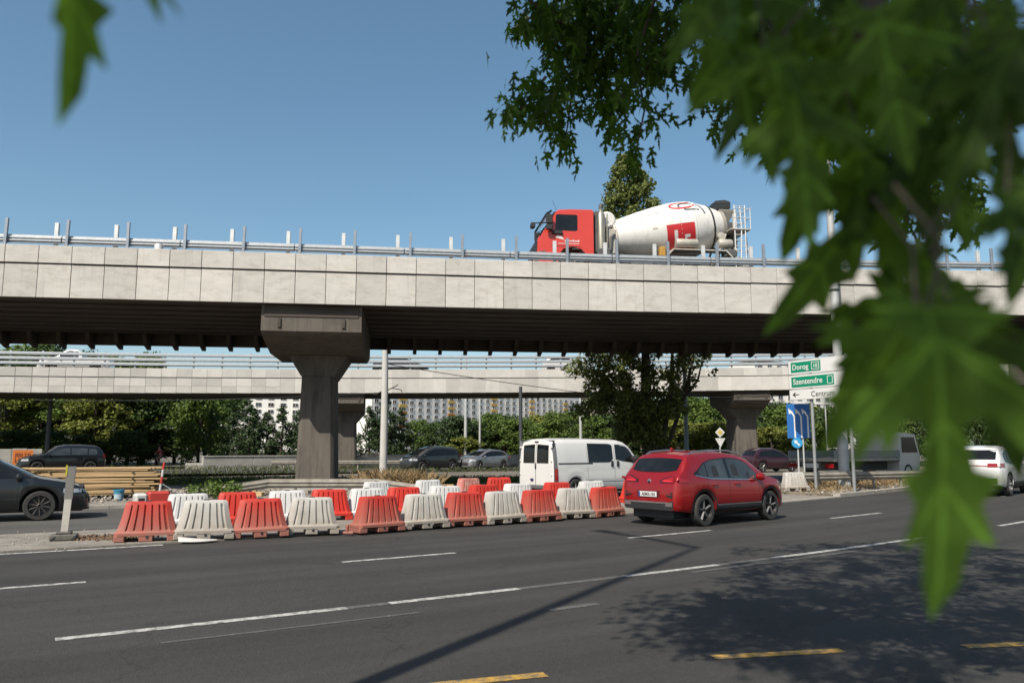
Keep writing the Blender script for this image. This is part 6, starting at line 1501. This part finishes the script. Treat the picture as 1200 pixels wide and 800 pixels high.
VIS = [ [(0.543, 4.714, 4.589), (0.222, 4.834, 4.427), (0.0, 4.954, 4.346)],
 [(0.689, 4.99, 4.702), (0.35, 5.11, 4.401), (0.237, 5.23, 4.277)],
 [(0.779, 4.833, 4.604), (0.507, 4.953, 4.195), (0.286, 5.073, 3.955), (-0.012, 5.193, 3.918)],
 [(0.516, 5.044, 4.243), (0.408, 5.164, 3.997), (0.385, 5.284, 3.803), (0.344, 5.404, 3.676)],
 [(0.874, 5.063, 4.747), (0.707, 5.183, 4.316), (0.596, 5.303, 3.904)],
 [(0.891, 4.559, 4.378), (0.77, 4.679, 3.995), (0.837, 4.799, 3.714), (0.796, 4.919, 3.478)],
 [(1.038, 4.512, 4.405), (0.951, 4.632, 4.139), (0.946, 4.752, 3.89)],
 [(0.484, 5.254, 4.866), (0.245, 5.374, 4.578), (0.075, 5.494, 4.779)],
 [(0.214, 4.733, 3.91), (0.055, 4.853, 3.749), (-0.045, 4.973, 3.838)],
 [(0.266, 4.711, 3.786), (0.173, 4.831, 3.614)],
 [(1.05, 5.396, 4.722), (0.757, 5.516, 4.758), (0.517, 5.636, 4.965)],
 [(0.565, 4.923, 4.539), (0.46, 5.043, 4.365), (0.381, 5.163, 4.212)],
 [(0.806, 5.253, 4.352), (0.758, 5.373, 4.094)],
 [(0.62, 4.929, 4.422), (0.775, 5.049, 4.276), (0.939, 5.169, 4.246)],
 [(0.233, 5.075, 4.599), (0.355, 5.195, 4.385), (0.602, 5.315, 4.257)],
 [(0.106, 4.636, 4.367), (0.272, 4.756, 4.294), (0.501, 4.876, 4.332)],
 [(0.815, 5.071, 4.628), (0.946, 5.191, 4.383), (1.115, 5.311, 4.319)],
 [(0.538, 5.281, 4.177), (0.7, 5.401, 4.043), (0.836, 5.521, 3.902)],
 [(1.112, 4.028, 4.104), (1.112, 4.148, 3.874), (1.103, 4.268, 3.734), (1.065, 4.388, 3.647)],
 [(1.333, 4.29, 4.266), (1.354, 4.41, 3.91), (1.336, 4.53, 3.622), (1.243, 4.65, 3.604)],
 [(1.472, 4.206, 4.111), (1.493, 4.326, 3.711), (1.454, 4.446, 3.401)],
 [(1.356, 3.477, 3.676), (1.382, 3.597, 3.312), (1.373, 3.717, 3.097)],
 [(1.879, 4.31, 4.173), (1.897, 4.43, 3.603), (1.838, 4.55, 3.311)],
 [(1.968, 4.109, 3.853), (1.942, 4.229, 3.314), (1.867, 4.349, 3.2)],
 [(2.377, 3.762, 3.346), (2.285, 3.882, 3.037), (2.255, 4.002, 2.805), (2.367, 4.122, 2.945)],
 [(1.531, 3.437, 2.833), (1.774, 3.557, 2.753), (1.955, 3.677, 2.479)],
 [(2.321, 4.439, 3.926), (2.349, 4.559, 3.447), (2.294, 4.679, 2.903)],
 [(2.269, 3.967, 3.871), (2.233, 4.087, 3.449), (2.225, 4.207, 3.109)],
 [(1.221, 4.263, 4.092), (1.399, 4.383, 4.002), (1.638, 4.503, 3.959)],
 [(1.529, 4.455, 4.15), (1.454, 4.575, 3.942), (1.326, 4.695, 3.835)],
 [(1.753, 4.257, 4.037), (1.59, 4.377, 3.841), (1.573, 4.497, 3.687)] ]
SHADE = [ (2.50, 4.61, 6.06), (1.96, 4.40, 8.99), (-0.62, -0.96, 8.73), (1.43, 4.81, 7.61), (2.70, 5.33, 7.49), (2.85, 4.09, 7.80), (0.24, 6.42, 8.11), (-0.34, 4.35, 7.34), (0.90, 4.54, 5.86), (-0.10, 2.13, 6.51), (-0.25, 2.02, 8.62), (2.51, 3.86, 4.84), (-1.43, 1.54, 8.48), (3.73, 9.13, 6.03), (0.90, 4.65, 6.42), (2.63, 3.62, 6.01), (-0.55, 0.21, 7.32), (1.35, 2.43, 9.18), (3.67, 4.55, 5.54), (-0.01, 2.61, 6.99), (0.79, 3.75, 8.32), (-0.29, 3.01, 4.56), (0.78, 3.85, 6.06), (3.74, 6.72, 6.11), (0.33, 5.13, 8.35), (3.50, 5.01, 6.17), (4.42, 5.86, 5.50), (0.58, 2.81, 8.86), (4.06, 5.31, 8.90), (4.21, 6.01, 8.09), (0.34, 2.83, 5.52), (3.39, 8.36, 6.29), (1.25, 4.73, 6.06), (3.43, 7.21, 7.77), (1.94, 4.43, 7.61), (-0.18, 1.62, 7.30), (0.01, 1.53, 7.86), (2.65, 5.33, 5.11), (0.23, 2.14, 8.30), (1.99, 6.40, 6.68), (2.12, 4.07, 8.02), (2.41, 3.43, 5.44), (3.04, 5.15, 9.28), (0.01, 3.94, 5.19), (0.05, 3.33, 7.28), (0.65, 4.58, 6.78), (5.01, 8.82, 5.77), (3.00, 5.56, 8.47), (1.56, 2.70, 8.01), (4.42, 7.25, 5.16), (4.13, 7.96, 5.15), (3.97, 6.02, 7.14), (3.85, 5.54, 5.86), (-1.29, -0.32, 7.99), (-0.84, 2.39, 8.82), (1.01, 3.82, 6.34), (2.81, 8.73, 6.07), (0.91, 2.55, 4.80), (3.74, 7.53, 8.17), (1.13, 1.81, 7.00), (0.87, 5.42, 7.29), (4.56, 6.97, 6.81), (3.00, 6.07, 5.23), (2.23, 7.00, 6.55), (1.79, 4.13, 4.61), (4.07, 5.93, 6.44), (0.73, 5.11, 7.36), (0.10, 3.48, 5.11), (2.30, 3.65, 4.35), (-1.38, 1.70, 6.80), (1.18, 3.36, 7.93), (1.73, 3.07, 4.48), (-0.85, 1.37, 8.52), (0.71, 2.67, 7.80), (3.51, 6.29, 8.63), (1.48, 5.43, 5.42), (-0.46, 0.74, 8.02), (3.31, 7.93, 6.25), (1.41, 7.22, 7.79), (1.16, 1.05, 6.32), (0.55, 1.84, 5.01), (2.96, 8.14, 7.04), (0.24, 3.53, 4.62), (2.56, 5.62, 8.24), (3.90, 6.26, 4.79), (1.95, 3.86, 8.06), (2.75, 8.05, 6.44), (4.08, 7.54, 5.34), (-1.40, -0.19, 9.13), (-1.23, -0.06, 8.03), (-0.06, 4.83, 7.59), (0.44, 5.13, 6.03), (4.76, 8.74, 5.72), (1.38, 2.37, 5.85), (1.68, 5.30, 7.07), (-0.70, 3.18, 8.90), (3.13, 7.00, 5.08), (2.50, 5.36, 4.47), (-0.27, 1.23, 8.45), (2.39, 4.56, 4.43), (1.08, 5.83, 7.78), (-0.75, 0.22, 8.22), (1.20, 3.69, 4.29), (1.38, 3.81, 6.61), (0.64, 5.81, 6.38), (3.05, 6.00, 5.68), (0.06, 3.70, 8.95), (1.96, 4.42, 4.90), (-0.65, 0.59, 6.99), (4.00, 8.27, 7.54), (1.85, 2.53, 7.09), (-1.53, 0.52, 8.56), (1.29, 1.46, 6.27), (-0.38, 2.98, 4.87), (4.18, 7.93, 7.22), (1.91, 5.86, 6.54), (1.00, 3.90, 4.48), (3.18, 4.35, 8.26), (1.35, 1.00, 7.38), (0.80, 5.81, 6.18), (0.24, 3.26, 7.39), (0.03, 1.17, 6.85), (1.07, 3.96, 8.84), (0.85, 3.05, 6.88), (0.86, 3.20, 7.65), (-0.79, 2.75, 6.17), (1.68, 6.36, 8.59), (-0.54, 0.52, 8.57), (-0.49, 3.26, 6.26), (1.92, 3.94, 7.53), (4.45, 6.22, 4.71), (1.04, 2.71, 8.94), (0.51, 4.47, 8.89), (4.22, 6.76, 5.27), (2.58, 2.52, 8.27), (-0.42, 0.36, 8.82), (0.55, 3.80, 4.40), (1.31, 2.49, 8.71), (1.94, 5.38, 5.14), (-0.57, 1.85, 7.88), (1.29, 2.22, 5.37), (4.37, 7.74, 5.13), (2.17, 5.71, 7.53), (2.53, 7.02, 5.62), (1.09, 4.09, 8.77), (1.44, 4.78, 7.29), (1.70, 1.44, 8.93), (2.47, 6.98, 5.52), (4.14, 6.36, 6.24), (-0.98, 0.77, 7.05), (3.22, 5.93, 4.55), (-0.90, 1.36, 9.19), (2.43, 5.50, 5.59), (3.42, 6.59, 5.26), (3.82, 6.00, 8.99), (2.75, 6.59, 6.26), (-1.65, -0.47, 9.40), (2.27, 6.57, 7.40), (-1.22, 0.79, 7.51), (1.21, 1.38, 9.35), (0.34, 5.79, 7.09), (0.50, 1.67, 7.22), (2.49, 5.95, 8.10), (2.73, 5.23, 5.83), (4.05, 6.12, 4.87), (0.97, 0.71, 9.10), (2.30, 3.89, 5.82), (-1.22, -0.28, 8.15), (2.36, 8.05, 6.89), (2.63, 3.39, 9.30), (1.26, 7.21, 7.17), (0.89, 4.41, 7.39), (2.18, 3.20, 6.10), (2.44, 5.89, 9.27), (2.26, 2.71, 5.99), (3.44, 7.48, 5.48), (-0.04, 2.26, 5.15), (1.26, 0.97, 8.88), (2.84, 3.78, 6.48), (0.26, 3.57, 5.24), (2.55, 5.77, 8.06), (1.90, 3.89, 6.87), (1.73, 2.44, 6.29), (2.49, 5.76, 9.05), (3.73, 5.46, 9.39), (-1.83, 0.77, 8.60), (1.53, 3.47, 6.55), (-0.61, 1.97, 9.37), (-0.73, -0.86, 8.90), (-1.18, 0.38, 9.17) ]
NEAR = [ ((0.291, 0.55, 1.697), (0.298, 0.504, 1.498)),
 ((-0.315, 0.5, 2.019), (-0.244, 0.468, 1.813)),
 ((0.386, 0.78, 1.875), (0.242, 0.726, 1.707)),
 ((0.347, 0.62, 1.71), (0.38, 0.584, 1.579)),
 ((0.318, 0.62, 1.706), (0.222, 0.576, 1.602)),
 ((0.386, 0.6, 1.798), (0.38, 0.576, 1.715)),
 ((0.389, 0.72, 1.744), (0.415, 0.717, 1.544)),
 ((0.411, 0.6, 1.936), (0.33, 0.592, 1.8)),
 ((0.401, 0.62, 1.91), (0.4, 0.606, 1.772)),
 ((0.417, 0.6, 1.805), (0.368, 0.582, 1.71)),
 ((0.32, 0.85, 2.066), (0.198, 0.805, 1.928)),
 ((0.344, 0.75, 1.904), (0.33, 0.756, 1.76)),
 ((0.368, 0.75, 1.886), (0.39, 0.774, 1.75)),
 ((0.348, 0.8, 1.971), (0.273, 0.764, 1.796)),
 ((0.371, 0.72, 1.9), (0.405, 0.726, 1.769)),
 ((0.417, 0.76, 1.908), (0.459, 0.752, 1.797)),
 ((0.4, 0.75, 1.792), (0.413, 0.769, 1.686)),
 ((0.331, 0.64, 1.717), (0.396, 0.595, 1.685)),
 ((0.398, 0.66, 1.946), (0.353, 0.665, 1.808)),
 ((0.393, 0.8, 1.769), (0.331, 0.804, 1.647)),
 ((0.249, 0.674, 1.923), (0.252, 0.632, 1.783)),
 ((0.611, 0.896, 2.189), (0.592, 0.881, 2.087)),
 ((0.325, 0.703, 2.014), (0.345, 0.708, 1.878)),
 ((0.236, 0.795, 2.112), (0.226, 0.745, 1.942)),
 ((0.321, 0.731, 2.098), (0.377, 0.724, 1.964)),
 ((0.33, 0.766, 2.021), (0.34, 0.763, 1.889)),
 ((0.482, 1.008, 2.156), (0.443, 0.951, 2.003)),
 ((0.461, 0.703, 2.015), (0.427, 0.662, 1.886)),
 ((0.508, 0.999, 2.133), (0.411, 0.962, 2.021)),
 ((0.223, 0.662, 1.948), (0.295, 0.669, 1.85)),
 ((0.543, 0.983, 2.073), (0.504, 0.94, 1.964)),
 ((0.32, 0.651, 1.981), (0.322, 0.627, 1.83)),
 ((0.344, 0.715, 1.986), (0.345, 0.67, 1.866)),
 ((0.306, 0.782, 2.074), (0.289, 0.779, 1.928)),
 ((0.506, 0.79, 2.127), (0.419, 0.75, 2.036)),
 ((0.271, 0.749, 1.993), (0.166, 0.708, 1.924)),
 ((0.407, 0.693, 2.034), (0.39, 0.688, 1.938)),
 ((0.403, 0.873, 2.13), (0.416, 0.844, 2.012)),
 ((0.218, 0.666, 2.058), (0.134, 0.626, 1.924)),
 ((0.5, 1.041, 2.161), (0.504, 0.982, 2.051)),
 ((0.233, 0.786, 2.13), (0.198, 0.733, 1.971)),
 ((0.659, 0.979, 2.294), (0.578, 0.939, 2.189)),
 ((0.659, 1.035, 2.325), (0.702, 1.053, 2.246)),
 ((0.284, 0.81, 1.986), (0.255, 0.785, 1.876)),
 ((0.43, 0.823, 2.085), (0.434, 0.792, 1.971)),
 ((0.379, 0.809, 2.149), (0.421, 0.831, 2.03)),
 ((0.447, 0.789, 2.069), (0.424, 0.778, 1.974)),
 ((0.434, 0.932, 2.236), (0.425, 0.884, 2.075)),
 ((0.413, 0.777, 2.146), (0.46, 0.725, 2.044)),
 ((0.536, 0.923, 2.142), (0.531, 0.87, 2.048)),
 ((0.353, 0.94, 2.147), (0.414, 0.962, 2.047)),
 ((0.648, 1.019, 2.14), (0.61, 0.994, 2.017)),
 ((0.322, 0.855, 2.145), (0.195, 0.808, 2.006)),
 ((0.549, 0.889, 2.119), (0.583, 0.86, 2.024)),
 ((0.586, 0.984, 2.226), (0.51, 0.985, 2.167)),
 ((0.462, 0.745, 2.072), (0.531, 0.771, 2.017)) ]

LEAVES = []                                                # (matrix, variant, rank)
tw = MB()
for pl in VIS:
    pl = [Vector(p) for p in pl]
    tw.tube(pl, [.011 * (1 - .6 * i / (len(pl) - 1)) for i in range(len(pl))], 5)
    for a, b in zip(pl, pl[1:]):
        n_ = max(3, int((b - a).length / .0075))
        for i in range(n_):
            p = a + (b - a) * rs.random(); off = Vector((rs.gauss(0, .075), rs.gauss(0, .12), rs.gauss(0, .055)))
            d = Vector((rs.gauss(0, .55), rs.gauss(0, .55), -1.0 + rs.gauss(0, .35))); nn = Vector((rs.gauss(-.25, .6), rs.gauss(-.5, .6), rs.gauss(.5, .5)))
            LEAVES.append((leaf_matrix(p + off, d, nn, rs.uniform(.09, .145)), rs.randrange(4), 1))
for x, y, z in SHADE:
    c_ = Vector((x, y, z)); d0 = Vector((rs.gauss(0, 1), rs.gauss(0, 1), rs.gauss(-.2, .4))).normalized() * .35
    tw.tube([c_ - d0, c_, c_ + d0], [.01, .008, .004], 4)
    for i in range(64):
        p = c_ + d0 * rs.uniform(-1, 1) + Vector((rs.gauss(0, .12), rs.gauss(0, .12), rs.gauss(0, .08)))
        LEAVES.append((leaf_matrix(p, Vector((rs.gauss(0, .6), rs.gauss(0, .6), -1 + rs.gauss(0, .4))), Vector((rs.gauss(-.3, .5), rs.gauss(-.3, .5), rs.gauss(.9, .4))), rs.uniform(.10, .15)), rs.randrange(4), 0))
for i in range(800):                                       # unseen spray added above and behind the viewpoint to shade the near leaves
    p = Vector((rs.uniform(-.85, .35), rs.uniform(-.64, .06), rs.uniform(2.9, 3.7)))
    LEAVES.append((leaf_matrix(p, Vector((rs.gauss(0, .6), rs.gauss(0, .6), -.8)), Vector((rs.gauss(-.3, .4), rs.gauss(-.4, .4), 1)), rs.uniform(.11, .15)), rs.randrange(4), 0))
for i in range(1500):                                      # out-of-view crown leaves, added to keep sun off the hanging sprays
    p = Vector((rs.uniform(-1.5, 1.6), rs.uniform(2.0, 3.7), rs.uniform(5.7, 7.2)))
    LEAVES.append((leaf_matrix(p, Vector((rs.gauss(0, .6), rs.gauss(0, .6), -.8)), Vector((rs.gauss(-.3, .4), rs.gauss(-.4, .4), 1)), rs.uniform(.11, .16)), rs.randrange(4), 0))
def place(M): return Matrix.Translation(-MO) @ M
vis = [l for l in LEAVES if l[2] == 1]; rs.shuffle(vis); single = vis[:235]; sset = set(id(l) for l in single)
for ni, (p, q) in enumerate(NEAR):
    p = Vector(p); q = Vector(q); d = q - p
    nn = Vector((rs.gauss(-.15, .28), rs.gauss(-.75, .25), rs.gauss(.45, .25)))
    if ni == 1: nn = Vector((1.0, -.25, -.5))
    o = link('leaf', LMS[4 if ni == 0 else (5 if ni == 1 else rs.randrange(4))], mt); o.matrix_local = place(leaf_matrix(p, d, nn, d.length * 1.0))
    tw.tube([p, p + Vector((rs.uniform(-.01, .02), .01, .05)), p + Vector((rs.uniform(-.02, .05), .03, .10))], [.0012, .0014, .0016], 5)
for M, k, _ in single:
    o = link('leaf', LMS[k], mt); o.matrix_local = place(M)
V = []; F = []
for l in LEAVES:
    if id(l) in sset: continue
    M, k, _ = l; o_ = len(V); V += [tuple(M @ v - MO) for v in LTRI[k][0]]; F += [tuple(i + o_ for i in f) for f in LTRI[k][1]]
me = bpy.data.meshes.new('foliage'); me.from_pydata(V, [], F); me.materials.append(mleaf); me.update(); tag(link('foliage', me, mt), kind='stuff')
tw.v = [tuple(Vector(v) - MO) for v in tw.v]; tag(tw.build('twigs', twigm, mt, 60), kind='stuff')
lb = MB()
lb.tube([(0, 0, -.1), (-.1, .15, 2.0), (-.2, .3, 4.2), (-.3, .5, 7.5)], [.22, .19, .15, .05], 12)
for pts, r0 in (([(-.15, .25, 3.3), (-1.6, 1.6, 4.6), (-3.0, 3.0, 4.6), (-3.9, 3.6, 3.75)], .075), ([(-.2, .3, 3.9), (-1.6, 2.2, 5.0), (-2.6, 2.8, 4.2), (-2.95, 2.7, 3.2)], .06), ([(-.1, .1, 2.7), (-2.0, -.2, 3.5), (-3.5, -.75, 3.2), (-4.05, -.72, 2.55), (-4.28, -.72, 1.85)], .05), ([(-.2, .3, 4.6), (.2, 3.5, 6.2), (-.6, 6.5, 6.8)], .08), ([(-.2, .35, 5.2), (-2.2, 1.0, 6.6), (-4.2, 1.6, 6.8)], .08)):
    n_ = len(pts); lb.tube(pts, [r0 * (1 - .85 * i / (n_ - 1)) + .003 for i in range(n_)], 8)
lb.build('trunk', bark, mt, 60)
